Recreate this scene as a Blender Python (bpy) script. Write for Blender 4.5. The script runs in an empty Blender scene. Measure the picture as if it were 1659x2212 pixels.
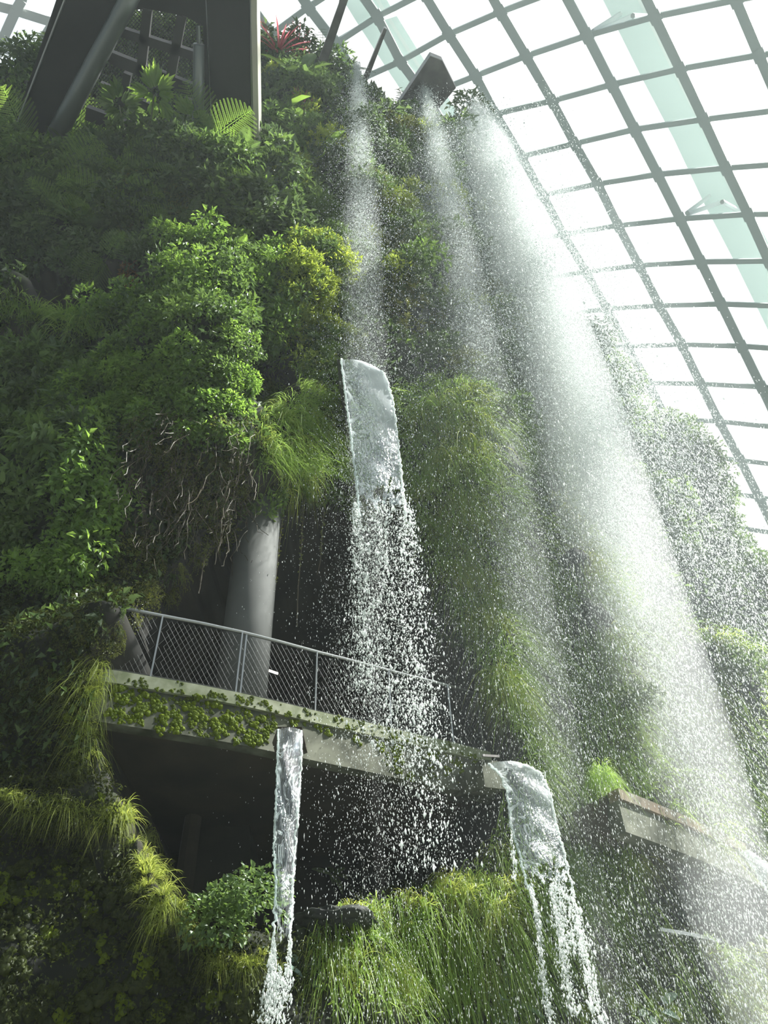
import bpy, math, random
import numpy as np
from mathutils import Vector, Matrix
from mathutils.bvhtree import BVHTree

# ------------------------------------------------------------------ camera, sky, sun, exposure
SC = bpy.context.scene
COL = SC.collection
rng = np.random.default_rng(7)
random.seed(7)

PITCH, ROLL, FPX = math.radians(45.0), math.radians(2.64), 1725.0
W, H = 1659.0, 2212.0
CAM = np.array([0.0, 0.0, 1.6])
_F = np.array([0, math.cos(PITCH), math.sin(PITCH)])
_U0 = np.array([0, -math.sin(PITCH), math.cos(PITCH)])
_R0 = np.array([1.0, 0, 0])
_U = _U0 * math.cos(ROLL) + _R0 * math.sin(ROLL)
_R = _R0 * math.cos(ROLL) - _U0 * math.sin(ROLL)

cam_data = bpy.data.cameras.new('camera')
cam_data.sensor_fit = 'VERTICAL'
cam_data.sensor_height = 36.0
cam_data.lens = FPX / H * 36.0
cam_data.clip_end = 500
cam = bpy.data.objects.new('camera', cam_data)
COL.objects.link(cam)
m3 = Matrix((_R, _U, -_F)).transposed()
cam.matrix_world = Matrix.Translation(CAM) @ m3.to_4x4()
SC.camera = cam

SKY_STRENGTH = 1.3
SUN_STRENGTH = 15.0
SUN_DIR = Vector((0.64, -0.02, 0.77)).normalized()      # towards the sun
EXPOSURE = 0.1

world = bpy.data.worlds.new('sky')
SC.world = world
world.use_nodes = True
nt = world.node_tree
nt.nodes.clear()
wo = nt.nodes.new('ShaderNodeOutputWorld')
wb = nt.nodes.new('ShaderNodeBackground')
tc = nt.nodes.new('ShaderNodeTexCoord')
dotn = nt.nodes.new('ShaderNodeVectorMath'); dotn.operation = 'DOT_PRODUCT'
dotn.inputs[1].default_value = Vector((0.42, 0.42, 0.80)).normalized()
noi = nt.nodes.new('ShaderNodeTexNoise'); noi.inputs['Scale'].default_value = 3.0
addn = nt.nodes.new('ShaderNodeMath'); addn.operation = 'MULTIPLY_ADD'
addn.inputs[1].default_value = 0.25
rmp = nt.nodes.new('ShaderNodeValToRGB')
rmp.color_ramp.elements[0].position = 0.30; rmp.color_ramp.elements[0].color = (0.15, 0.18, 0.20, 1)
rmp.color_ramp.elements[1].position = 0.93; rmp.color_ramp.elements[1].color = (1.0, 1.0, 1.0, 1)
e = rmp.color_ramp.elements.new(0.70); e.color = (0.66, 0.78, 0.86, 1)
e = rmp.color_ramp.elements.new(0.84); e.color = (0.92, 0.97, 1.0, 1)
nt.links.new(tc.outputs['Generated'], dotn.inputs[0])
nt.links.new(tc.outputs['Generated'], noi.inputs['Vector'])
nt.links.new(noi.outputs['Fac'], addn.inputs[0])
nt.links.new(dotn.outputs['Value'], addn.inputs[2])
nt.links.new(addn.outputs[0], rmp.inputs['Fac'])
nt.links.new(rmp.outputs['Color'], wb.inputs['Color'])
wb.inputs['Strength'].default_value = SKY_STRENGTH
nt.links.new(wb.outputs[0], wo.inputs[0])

sun = bpy.data.lights.new('sun', 'SUN')
sun.energy = SUN_STRENGTH
sun.angle = math.radians(1.5)
sun.color = (1.0, 1.0, 0.965)
sun_ob = bpy.data.objects.new('sun', sun)
COL.objects.link(sun_ob)
sun_ob.rotation_euler = SUN_DIR.to_track_quat('Z', 'Y').to_euler()
sun_ob.location = (30, 5, 60)

SC.view_settings.view_transform = 'Standard'
SC.view_settings.look = 'None'
SC.view_settings.exposure = EXPOSURE
SC.view_settings.gamma = 1.0
SC.view_settings.use_curve_mapping = False
SC.cycles.max_bounces = 9
SC.cycles.diffuse_bounces = 8
SC.cycles.glossy_bounces = 2
SC.cycles.transmission_bounces = 4
SC.cycles.transparent_max_bounces = 14
SC.cycles.volume_bounces = 4
SC.cycles.adaptive_threshold = 0.05
SC.cycles.sample_clamp_indirect = 6.0


# ------------------------------------------------------------------ pixel <-> place helpers
def ray(x, y):
    return _F + _R * (x - 829.5) / FPX + _U * (1106 - y) / FPX

def pix(P):
    d = np.asarray(P, float) - CAM
    z = d @ _F
    z = np.where(np.abs(z) < 1e-6, 1e-6, z)
    return 829.5 + FPX * (d @ _R) / z, 1106 - FPX * (d @ _U) / z

def at_y(x, y, Y):
    d = ray(x, y); return CAM + d * (Y / d[1])

def at_z(x, y, z):
    d = ray(x, y); return CAM + d * ((z - CAM[2]) / d[2])

def softplus(v, k):
    return k * np.log1p(np.exp(np.clip(v / k, -40, 40)))

def front_y(X):                       # plan line of the mountain's front
    return 9.6 + 0.41 * softplus(np.asarray(X, float) + 4, 0.8)

def at_plan(x, y, fn=front_y):
    d = ray(x, y); lo, hi = 0.0, 200.0
    for _ in range(60):
        m = (lo + hi) / 2; p = CAM + d * m
        if p[1] < fn(p[0]): lo = m
        else: hi = m
    return CAM + d * lo

def in_poly(x, y, poly):
    x = np.asarray(x, float); y = np.asarray(y, float)
    inside = np.zeros(x.shape, bool)
    n = len(poly)
    for i in range(n):
        x1, y1 = poly[i]; x2, y2 = poly[(i + 1) % n]
        if y1 == y2: continue
        c = (y1 > y) != (y2 > y)
        inside ^= c & (x < (x2 - x1) * (y - y1) / (y2 - y1) + x1)
    return inside

def rand_in_poly(poly, n):
    xs = [p[0] for p in poly]; ys = [p[1] for p in poly]
    out = []
    while len(out) < n:
        x = rng.uniform(min(xs), max(xs)); y = rng.uniform(min(ys), max(ys))
        if in_poly(np.array([x]), np.array([y]), poly)[0]: out.append((x, y))
    return out

def along(line, n, jit=8):
    L = np.array(line, float)
    s = np.r_[0, np.cumsum(np.hypot(*np.diff(L, axis=0).T))]
    t = np.linspace(0, s[-1], n)
    return [(np.interp(a, s, L[:, 0]) + rng.normal(0, jit), np.interp(a, s, L[:, 1]) + rng.normal(0, jit)) for a in t]

def hash3(i):
    v = np.sin(i @ np.array([127.1, 311.7, 74.7])) * 43758.5453
    return v - np.floor(v)

def vnoise(p):
    i = np.floor(p); f = p - i; u = f * f * (3 - 2 * f)
    r = 0
    for dx in (0, 1):
        for dy in (0, 1):
            for dz in (0, 1):
                w = (u[:, 0] if dx else 1 - u[:, 0]) * (u[:, 1] if dy else 1 - u[:, 1]) * (u[:, 2] if dz else 1 - u[:, 2])
                r = r + w * hash3(i + np.array([dx, dy, dz]))
    return r * 2 - 1

def fbm(p, octv=4):
    a, r = 1.0, 0
    for _ in range(octv):
        r = r + a * vnoise(p); p = p * 2.03 + 17.3; a *= 0.5
    return r


# ------------------------------------------------------------------ mesh helpers
def np_mesh(name, V, faces, smooth=False, mats=(), mi=None, tint=None, uv=None):
    """faces: list of integer arrays (n,3) or (n,4)"""
    me = bpy.data.meshes.new(name)
    V = np.asarray(V, np.float32)
    faces = [np.asarray(f, np.int32) for f in faces if len(f)]
    me.vertices.add(len(V)); me.vertices.foreach_set('co', V.ravel())
    loops = np.concatenate([f.ravel() for f in faces])
    cnt = np.concatenate([np.full(len(f), f.shape[1], np.int32) for f in faces])
    start = np.r_[0, np.cumsum(cnt)[:-1]].astype(np.int32)
    me.loops.add(len(loops)); me.loops.foreach_set('vertex_index', loops)
    me.polygons.add(len(cnt)); me.polygons.foreach_set('loop_start', start)
    try: me.polygons.foreach_set('loop_total', cnt)
    except Exception: pass
    me.polygons.foreach_set('use_smooth', np.full(len(cnt), bool(smooth)))
    for m in mats: me.materials.append(m)
    if mi is not None: me.polygons.foreach_set('material_index', np.asarray(mi, np.int32))
    if tint is not None:
        a = me.attributes.new('tint', 'FLOAT', 'POINT'); a.data.foreach_set('value', np.asarray(tint, np.float32))
    if uv is not None:
        l = me.uv_layers.new(name='uv'); l.data.foreach_set('uv', np.asarray(uv, np.float32)[loops].ravel())
    me.update(); me.validate()
    return me

def link(name, me, parent=None, loc=None):
    o = bpy.data.objects.new(name, me); COL.objects.link(o)
    if parent is not None: o.parent = parent
    if loc is not None: o.location = loc
    return o

def tag(o, label=None, cat=None, group=None, kind=None):
    if label: o['label'] = label
    if cat: o['category'] = cat
    if group: o['group'] = group
    if kind: o['kind'] = kind
    return o

def thing(name, label, cat, loc=(0, 0, 0), group=None):
    o = bpy.data.objects.new(name, None); COL.objects.link(o); o.location = loc
    o.empty_display_size = 0.2
    return tag(o, label, cat, group)

class MB:
    """collects shapes into one mesh"""
    def __init__(s): s.v = []; s.q = []; s.t = []; s.n = 0
    def add(s, V, Q=(), T=()):
        V = np.asarray(V, float)
        if len(Q): s.q.append(np.asarray(Q) + s.n)
        if len(T): s.t.append(np.asarray(T) + s.n)
        s.v.append(V); s.n += len(V); return s
    def box(s, c, ax, half):
        c = np.asarray(c, float); ax = [np.asarray(a, float) for a in ax]
        V = [c + ax[0] * half[0] * i + ax[1] * half[1] * j + ax[2] * half[2] * k for i in (-1, 1) for j in (-1, 1) for k in (-1, 1)]
        return s.add(V, [(0, 1, 3, 2), (4, 6, 7, 5), (0, 4, 5, 1), (2, 3, 7, 6), (0, 2, 6, 4), (1, 5, 7, 3)])
    def beam(s, a, b, w, h, up=(0, 0, 1)):
        a = np.asarray(a, float); b = np.asarray(b, float); d = b - a; L = np.linalg.norm(d); d = d / L
        u = np.asarray(up, float); u = u - d * (u @ d); u /= np.linalg.norm(u); r = np.cross(d, u)
        return s.box((a + b) / 2, (d, r, u), (L / 2, w / 2, h / 2))
    def tube(s, pts, r, n=6, cap=True):
        P = np.asarray(pts, float); m = len(P)
        r = np.broadcast_to(np.asarray(r, float), (m,))
        T = np.gradient(P, axis=0); T /= np.linalg.norm(T, axis=1)[:, None] + 1e-12
        ref = np.array([0.13, 0.31, 0.94]) if abs(T[0] @ np.array([0.13, 0.31, 0.94])) < 0.9 else np.array([1.0, 0, 0])
        A = np.cross(T, ref); A /= np.linalg.norm(A, axis=1)[:, None]; B = np.cross(T, A)
        an = np.arange(n) * 2 * math.pi / n
        V = P[:, None] + r[:, None, None] * (A[:, None] * np.cos(an)[None, :, None] + B[:, None] * np.sin(an)[None, :, None])
        V = V.reshape(-1, 3); Q = []
        for i in range(m - 1):
            for k in range(n):
                Q.append((i * n + k, i * n + (k + 1) % n, (i + 1) * n + (k + 1) % n, (i + 1) * n + k))
        T3 = []
        if cap:
            V = np.vstack([V, P[0], P[-1]]); c0, c1 = m * n, m * n + 1
            for k in range(n):
                T3.append((c0, (k + 1) % n, k)); T3.append((c1, (m - 1) * n + k, (m - 1) * n + (k + 1) % n))
        return s.add(V, Q, T3)
    def strip(s, L, R_):
        L = np.asarray(L, float); R_ = np.asarray(R_, float); m = len(L)
        V = np.vstack([L, R_]); Q = [(i, i + 1, m + i + 1, m + i) for i in range(m - 1)]
        return s.add(V, Q)
    def slab(s, poly, d):
        """closed prism: polygon (list of 3-D points) pushed by vector d"""
        P = np.asarray(poly, float); n = len(P); d = np.asarray(d, float)
        c = P.mean(0)
        V = np.vstack([P, P + d, c, c + d])
        Q = [(i, (i + 1) % n, n + (i + 1) % n, n + i) for i in range(n)]
        T = [(2 * n, (i + 1) % n, i) for i in range(n)] + [(2 * n + 1, n + i, n + (i + 1) % n) for i in range(n)]
        return s.add(V, Q, T)
    def mesh(s, name, mat, smooth=False, **k):
        fs = []
        if s.q: fs.append(np.concatenate(s.q))
        if s.t: fs.append(np.concatenate(s.t))
        return np_mesh(name, np.concatenate(s.v), fs, smooth, [mat] if not isinstance(mat, (list, tuple)) else mat, **k)
    def obj(s, name, mat, parent=None, smooth=False, **k):
        o = link(name, s.mesh(name, mat, smooth, **k))
        if parent is not None:
            o.parent = parent
            o.matrix_parent_inverse = Matrix.Translation(parent.location).inverted()
        return o


# ------------------------------------------------------------------ materials
def new_mat(name):
    m = bpy.data.materials.new(name); m.use_nodes = True; n = m.node_tree; n.nodes.clear()
    return m, n, n.nodes.new('ShaderNodeOutputMaterial')

def N(n, t, **kw):
    x = n.nodes.new(t)
    for k, v in kw.items():
        if hasattr(x, k): setattr(x, k, v)
        else: x.inputs[k].default_value = v
    return x

def solid(name, col, rough=0.6, metal=0.0, noise=0.0, scale=4.0, col2=None, bump=0.0):
    m, n, o = new_mat(name)
    b = N(n, 'ShaderNodeBsdfPrincipled'); b.inputs['Roughness'].default_value = rough; b.inputs['Metallic'].default_value = metal
    b.inputs['Base Color'].default_value = (*col, 1)
    if col2 is not None:
        t = N(n, 'ShaderNodeTexCoord'); z = N(n, 'ShaderNodeTexNoise'); z.inputs['Scale'].default_value = scale; z.inputs['Detail'].default_value = 6
        r = N(n, 'ShaderNodeValToRGB'); r.color_ramp.elements[0].position = 0.38; r.color_ramp.elements[1].position = 0.66
        r.color_ramp.elements[0].color = (*col, 1); r.color_ramp.elements[1].color = (*col2, 1)
        n.links.new(t.outputs['Object'], z.inputs['Vector']); n.links.new(z.outputs['Fac'], r.inputs['Fac']); n.links.new(r.outputs['Color'], b.inputs['Base Color'])
        if bump:
            u = N(n, 'ShaderNodeBump'); u.inputs['Strength'].default_value = bump
            n.links.new(z.outputs['Fac'], u.inputs['Height']); n.links.new(u.outputs[0], b.inputs['Normal'])
    n.links.new(b.outputs[0], o.inputs[0])
    return m

def leafy(name, col, col2, trans=0.45, gloss=0.05, rough=0.45):
    """thin leaf: diffuse + light passing through + sheen; col..col2 vary leaf by leaf and plant by plant"""
    m, n, o = new_mat(name)
    at = N(n, 'ShaderNodeAttribute'); at.attribute_name = 'tint'
    oi = N(n, 'ShaderNodeObjectInfo')
    mx = N(n, 'ShaderNodeMath', operation='MULTIPLY_ADD'); mx.inputs[1].default_value = 0.6
    m2 = N(n, 'ShaderNodeMath', operation='MULTIPLY'); m2.inputs[1].default_value = 0.4
    n.links.new(oi.outputs['Random'], m2.inputs[0]); n.links.new(at.outputs['Fac'], mx.inputs[0]); n.links.new(m2.outputs[0], mx.inputs[2])
    r = N(n, 'ShaderNodeMix'); r.data_type = 'RGBA'
    r.inputs[6].default_value = (*col, 1); r.inputs[7].default_value = (*col2, 1)
    n.links.new(mx.outputs[0], r.inputs[0])
    d = N(n, 'ShaderNodeBsdfDiffuse'); t = N(n, 'ShaderNodeBsdfTranslucent'); g = N(n, 'ShaderNodeBsdfGlossy'); g.inputs['Roughness'].default_value = rough
    hs = N(n, 'ShaderNodeHueSaturation'); hs.inputs['Value'].default_value = 1.5; hs.inputs['Saturation'].default_value = 1.0; hs.inputs['Hue'].default_value = 0.485
    n.links.new(r.outputs[2], hs.inputs['Color'])
    n.links.new(r.outputs[2], d.inputs['Color']); n.links.new(hs.outputs[0], t.inputs['Color'])
    a = N(n, 'ShaderNodeMixShader'); a.inputs[0].default_value = trans
    b = N(n, 'ShaderNodeMixShader'); b.inputs[0].default_value = gloss
    n.links.new(d.outputs[0], a.inputs[1]); n.links.new(t.outputs[0], a.inputs[2])
    n.links.new(a.outputs[0], b.inputs[1]); n.links.new(g.outputs[0], b.inputs[2])
    n.links.new(b.outputs[0], o.inputs[0])
    return m

LM = {
    'dark':   leafy('leaf_dark_green', (0.036, 0.070, 0.024), (0.105, 0.165, 0.045)),
    'mid':    leafy('leaf_mid_green', (0.060, 0.120, 0.030), (0.150, 0.245, 0.050)),
    'bright': leafy('leaf_bright_green', (0.10, 0.205, 0.032), (0.225, 0.37, 0.055), 0.55),
    'olive':  leafy('leaf_olive', (0.07, 0.09, 0.02), (0.17, 0.20, 0.03)),
    'yellow': leafy('leaf_yellow_green', (0.16, 0.24, 0.03), (0.34, 0.43, 0.055), 0.55),
    'grass':  leafy('blade_yellow_green', (0.19, 0.27, 0.05), (0.42, 0.48, 0.10), 0.58, 0.02),
    'grass2': leafy('blade_green', (0.14, 0.27, 0.05), (0.32, 0.45, 0.10), 0.58, 0.02),
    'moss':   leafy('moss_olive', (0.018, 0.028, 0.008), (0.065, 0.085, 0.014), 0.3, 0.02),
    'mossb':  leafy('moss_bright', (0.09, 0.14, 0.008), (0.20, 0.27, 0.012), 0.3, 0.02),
    'pink':   leafy('bract_pink', (0.42, 0.10, 0.10), (0.65, 0.24, 0.20), 0.4),
    'red':    leafy('petal_red', (0.45, 0.03, 0.03), (0.70, 0.10, 0.07), 0.4),
    'rust':   leafy('leaf_rust', (0.12, 0.06, 0.02), (0.22, 0.12, 0.03), 0.4),
    'grey':   leafy('leaf_blue_grey', (0.10, 0.18, 0.12), (0.25, 0.36, 0.28), 0.35, 0.12),
    'root':   leafy('root_brown', (0.05, 0.042, 0.025), (0.11, 0.09, 0.055), 0.0, 0.03),
}
M_STEM = solid('stem', (0.10, 0.12, 0.04), 0.6)
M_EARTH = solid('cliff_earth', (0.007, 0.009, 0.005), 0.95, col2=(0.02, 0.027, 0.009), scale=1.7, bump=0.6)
M_CAVE = solid('cave_rock', (0.018, 0.018, 0.015), 0.9, col2=(0.035, 0.032, 0.022), scale=1.1, bump=0.4)
M_ROCK = solid('wet_rock', (0.014, 0.018, 0.014), 0.7, col2=(0.035, 0.042, 0.03), scale=5, bump=1.0)
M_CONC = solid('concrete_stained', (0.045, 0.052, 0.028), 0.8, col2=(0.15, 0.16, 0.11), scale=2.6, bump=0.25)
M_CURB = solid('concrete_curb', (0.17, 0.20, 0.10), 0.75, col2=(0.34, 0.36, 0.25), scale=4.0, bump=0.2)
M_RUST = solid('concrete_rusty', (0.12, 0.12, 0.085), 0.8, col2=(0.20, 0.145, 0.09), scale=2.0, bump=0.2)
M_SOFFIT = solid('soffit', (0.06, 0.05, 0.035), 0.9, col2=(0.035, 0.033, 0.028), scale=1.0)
M_COLUMN = solid('column_grey', (0.115, 0.12, 0.112), 0.8, col2=(0.135, 0.14, 0.13), scale=2.0)
M_STEEL = solid('steel', (0.42, 0.43, 0.42), 0.35, 0.9)
M_WIRE = solid('steel_wire', (0.13, 0.135, 0.13), 0.5, 0.6)
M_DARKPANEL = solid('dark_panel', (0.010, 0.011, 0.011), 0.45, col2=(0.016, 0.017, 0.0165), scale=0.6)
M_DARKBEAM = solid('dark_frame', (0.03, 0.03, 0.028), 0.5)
M_TUBE = solid('grey_tube', (0.20, 0.22, 0.21), 0.3, 0.5)
M_SPOUT = solid('spout_metal', (0.09, 0.085, 0.08), 0.35, 0.5, col2=(0.14, 0.13, 0.12), scale=2.0)
M_RIB = solid('roof_rib_paint', (0.56, 0.63, 0.60), 0.5, 0.0)
M_RIBL = solid('roof_rib_pale', (0.82, 0.85, 0.82), 0.5, 0.0)
M_ARCH = solid('outer_arch_paint', (0.76, 0.84, 0.81), 0.5, 0.0)
M_FLOOR = solid('floor_stone', (0.06, 0.07, 0.06), 0.8, col2=(0.10, 0.10, 0.09), scale=1.0)
M_LAMPG = solid('lamp_face', (0.30, 0.28, 0.24), 0.4)

def emis(name, col, s):
    m, n, o = new_mat(name); e = N(n, 'ShaderNodeEmission'); e.inputs[0].default_value = (*col, 1); e.inputs[1].default_value = s
    n.links.new(e.outputs[0], o.inputs[0]); return m
M_TUBELIGHT = emis('lamp_tube', (1.0, 0.95, 0.85), 2.5)

def glass_mat(name, tint, refl=0.06):
    m, n, o = new_mat(name)
    t = N(n, 'ShaderNodeBsdfTransparent'); t.inputs[0].default_value = (*tint, 1)
    g = N(n, 'ShaderNodeBsdfGlossy'); g.inputs['Roughness'].default_value = 0.02
    x = N(n, 'ShaderNodeMixShader'); x.inputs[0].default_value = refl
    n.links.new(t.outputs[0], x.inputs[1]); n.links.new(g.outputs[0], x.inputs[2]); n.links.new(x.outputs[0], o.inputs[0]); return m
M_GLASS = glass_mat('roof_glass', (0.97, 0.99, 0.985), 0.03)

def drop_mat(name, v, clear=0.0):
    m, n, o = new_mat(name)
    d = N(n, 'ShaderNodeBsdfDiffuse'); d.inputs[0].default_value = (v * 0.96, v, v * 0.97, 1)
    t = N(n, 'ShaderNodeBsdfTranslucent'); t.inputs[0].default_value = (v * 0.96, v, v * 0.97, 1)
    g = N(n, 'ShaderNodeBsdfGlossy'); g.inputs['Roughness'].default_value = 0.15
    a = N(n, 'ShaderNodeMixShader'); a.inputs[0].default_value = 0.68
    b = N(n, 'ShaderNodeMixShader'); b.inputs[0].default_value = 0.12
    n.links.new(d.outputs[0], a.inputs[1]); n.links.new(t.outputs[0], a.inputs[2]); n.links.new(a.outputs[0], b.inputs[1]); n.links.new(g.outputs[0], b.inputs[2])
    if clear:
        tr = N(n, 'ShaderNodeBsdfTransparent'); k = N(n, 'ShaderNodeMixShader'); k.inputs[0].default_value = clear
        n.links.new(b.outputs[0], k.inputs[1]); n.links.new(tr.outputs[0], k.inputs[2]); n.links.new(k.outputs[0], o.inputs[0]); return m
    n.links.new(b.outputs[0], o.inputs[0]); return m
M_DROP = drop_mat('water_drops', 0.99)
M_FINE = drop_mat('fine_spray', 0.99, 0.5)

def sheet_mat(name, foam):
    m, n, o = new_mat(name)
    L_ = n.links.new
    uv = N(n, 'ShaderNodeTexCoord'); mp = N(n, 'ShaderNodeMapping'); mp.inputs['Scale'].default_value = (2.6, 8.0, 1)
    oi = N(n, 'ShaderNodeObjectInfo'); L_(oi.outputs['Location'], mp.inputs['Location'])
    z = N(n, 'ShaderNodeTexNoise'); z.inputs['Scale'].default_value = 1.0; z.inputs['Detail'].default_value = 2; z.inputs['Distortion'].default_value = 0.9
    L_(uv.outputs['UV'], mp.inputs['Vector']); L_(mp.outputs[0], z.inputs['Vector'])
    s = N(n, 'ShaderNodeMath', operation='SUBTRACT'); s.inputs[1].default_value = 0.5
    ab = N(n, 'ShaderNodeMath', operation='ABSOLUTE'); L_(z.outputs['Fac'], s.inputs[0]); L_(s.outputs[0], ab.inputs[0])
    r = N(n, 'ShaderNodeValToRGB'); r.color_ramp.elements[0].position = 0.0; r.color_ramp.elements[0].color = (0.9, 0.9, 0.9, 1)
    r.color_ramp.elements[1].position = 0.022; r.color_ramp.elements[1].color = (0.03, 0.03, 0.03, 1)
    L_(ab.outputs[0], r.inputs['Fac'])
    sx = N(n, 'ShaderNodeSeparateXYZ'); L_(uv.outputs['UV'], sx.inputs[0])
    # foam gathers along the outer edge near the top
    f1 = N(n, 'ShaderNodeMapRange'); f1.inputs[1].default_value = 0.3; f1.inputs[2].default_value = 1.0; f1.inputs[3].default_value = 0.0; f1.inputs[4].default_value = foam
    L_(sx.outputs[0], f1.inputs[0])
    f2 = N(n, 'ShaderNodeMapRange'); f2.inputs[1].default_value = 0.15; f2.inputs[2].default_value = 0.65; f2.inputs[3].default_value = 1.0; f2.inputs[4].default_value = 0.0
    L_(sx.outputs[1], f2.inputs[0])
    f3 = N(n, 'ShaderNodeMath', operation='MULTIPLY'); L_(f1.outputs[0], f3.inputs[0]); L_(f2.outputs[0], f3.inputs[1])
    fm = N(n, 'ShaderNodeMath', operation='MAXIMUM'); L_(r.outputs['Color'], fm.inputs[0]); L_(f3.outputs[0], fm.inputs[1])
    mp2 = N(n, 'ShaderNodeMapping'); mp2.inputs['Scale'].default_value = (9.0, 14.0, 1); z2 = N(n, 'ShaderNodeTexNoise'); z2.inputs['Detail'].default_value = 3; z2.inputs['Scale'].default_value = 1.0
    L_(uv.outputs['UV'], mp2.inputs['Vector']); L_(mp2.outputs[0], z2.inputs['Vector'])
    bu = N(n, 'ShaderNodeBump'); bu.inputs['Strength'].default_value = 1.0; bu.inputs['Distance'].default_value = 0.10
    L_(z2.outputs['Fac'], bu.inputs['Height'])
    t = N(n, 'ShaderNodeBsdfTransparent'); t.inputs[0].default_value = (0.93, 0.97, 0.97, 1)
    g = N(n, 'ShaderNodeBsdfGlossy'); g.inputs['Roughness'].default_value = 0.10; L_(bu.outputs[0], g.inputs['Normal'])
    x = N(n, 'ShaderNodeMixShader'); x.inputs[0].default_value = 0.17
    L_(t.outputs[0], x.inputs[1]); L_(g.outputs[0], x.inputs[2])
    d = N(n, 'ShaderNodeBsdfDiffuse'); d.inputs[0].default_value = (0.9, 0.93, 0.94, 1)
    tl = N(n, 'ShaderNodeBsdfTranslucent'); tl.inputs[0].default_value = (0.9, 0.93, 0.94, 1)
    w = N(n, 'ShaderNodeMixShader'); w.inputs[0].default_value = 0.5
    L_(d.outputs[0], w.inputs[1]); L_(tl.outputs[0], w.inputs[2])
    y = N(n, 'ShaderNodeMixShader'); L_(fm.outputs[0], y.inputs[0]); L_(x.outputs[0], y.inputs[1]); L_(w.outputs[0], y.inputs[2])
    # the sheet tears open towards its lower end
    h1 = N(n, 'ShaderNodeMath', operation='MULTIPLY_ADD'); h1.inputs[1].default_value = 1.1; h1.inputs[2].default_value = -0.45; L_(sx.outputs[1], h1.inputs[0])
    h2 = N(n, 'ShaderNodeMath', operation='LESS_THAN'); L_(z2.outputs['Fac'], h2.inputs[0]); L_(h1.outputs[0], h2.inputs[1])
    tt = N(n, 'ShaderNodeBsdfTransparent'); q = N(n, 'ShaderNodeMixShader'); L_(h2.outputs[0], q.inputs[0]); L_(y.outputs[0], q.inputs[1]); L_(tt.outputs[0], q.inputs[2])
    L_(q.outputs[0], o.inputs[0])
    return m
M_SHEET = {k: sheet_mat('water_sheet_' + k, v) for k, v in (('frothy', 0.95), ('clear', 0.12), ('mixed', 0.55))}


# ------------------------------------------------------------------ the mountain
CAVE = [(190, 1445), (250, 1350), (310, 1300), (380, 1235), (440, 1170), (490, 1110), (505, 1040), (620, 1025), (700, 1040), (760, 1060),
        (850, 1090), (890, 1180), (930, 1330), (1000, 1430), (1060, 1500), (1100, 1600), (1115, 1680), (1075, 1700), (1065, 1760), (1040, 1850),
        (950, 1905), (800, 1935), (650, 1985), (600, 2015), (420, 1995), (385, 1950), (320, 1850), (270, 1740), (225, 1640), (200, 1540)]
CAVE2 = [(1372, 1770), (1480, 1810), (1570, 1850), (1659, 1850), (1720, 1850), (1720, 2030), (1560, 2040), (1480, 2000), (1420, 1950), (1392, 1880)]
NICHE = [(70, 600), (200, 560), (330, 580), (400, 600), (330, 640), (240, 650), (160, 680), (110, 690), (60, 650)]
NICHE2 = [(0, 715), (50, 725), (110, 750), (60, 780), (0, 800), (-60, 800), (-60, 715)]
NICHE3 = [(545, 720), (600, 700), (620, 760), (640, 840), (600, 900), (555, 860), (530, 800)]
# bumps: px, py, radius x, radius y, metres outwards
BUMPS = [(255, 1440, 85, 85, 1.15), (120, 1500, 100, 100, 1.0), (430, 860, 170, 130, 1.5), (460, 640, 190, 100, 0.9), (100, 420, 180, 110, 0.8), (430, 420, 180, 90, 0.8), (60, 690, 110, 40, 1.0),
         (150, 1080, 130, 150, 0.9), (420, 1020, 130, 90, 0.9), (640, 640, 60, 140, 0.6), (990, 1000, 90, 190, 0.8), (1070, 1450, 50, 200, 0.7),
         (100, 1770, 150, 45, 0.5), (350, 1960, 60, 120, 0.5), (1000, 1980, 140, 90, 0.5), (1250, 1250, 50, 60, 0.5), (1320, 1500, 40, 200, 0.5),
         (1380, 1850, 40, 130, 0.5), (880, 620, 50, 60, 0.6), (1560, 1550, 50, 160, 0.6), (650, 250, 90, 120, 0.5)]

SIL = [(1010, 255), (1040, 350), (1078, 480), (1105, 570), (1135, 650), (1165, 760), (1195, 850), (1215, 950), (1225, 1060), (1270, 1130), (1305, 1230),
       (1340, 1330), (1470, 1365), (1545, 1390), (1600, 1440), (1680, 1500)]
CREST = [(-120, 200), (0, 150), (60, 125), (120, 105), (300, 62), (450, 78), (560, 95), (640, 100), (700, 130), (760, 145), (850, 215), (930, 245), (1010, 262)]

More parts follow.
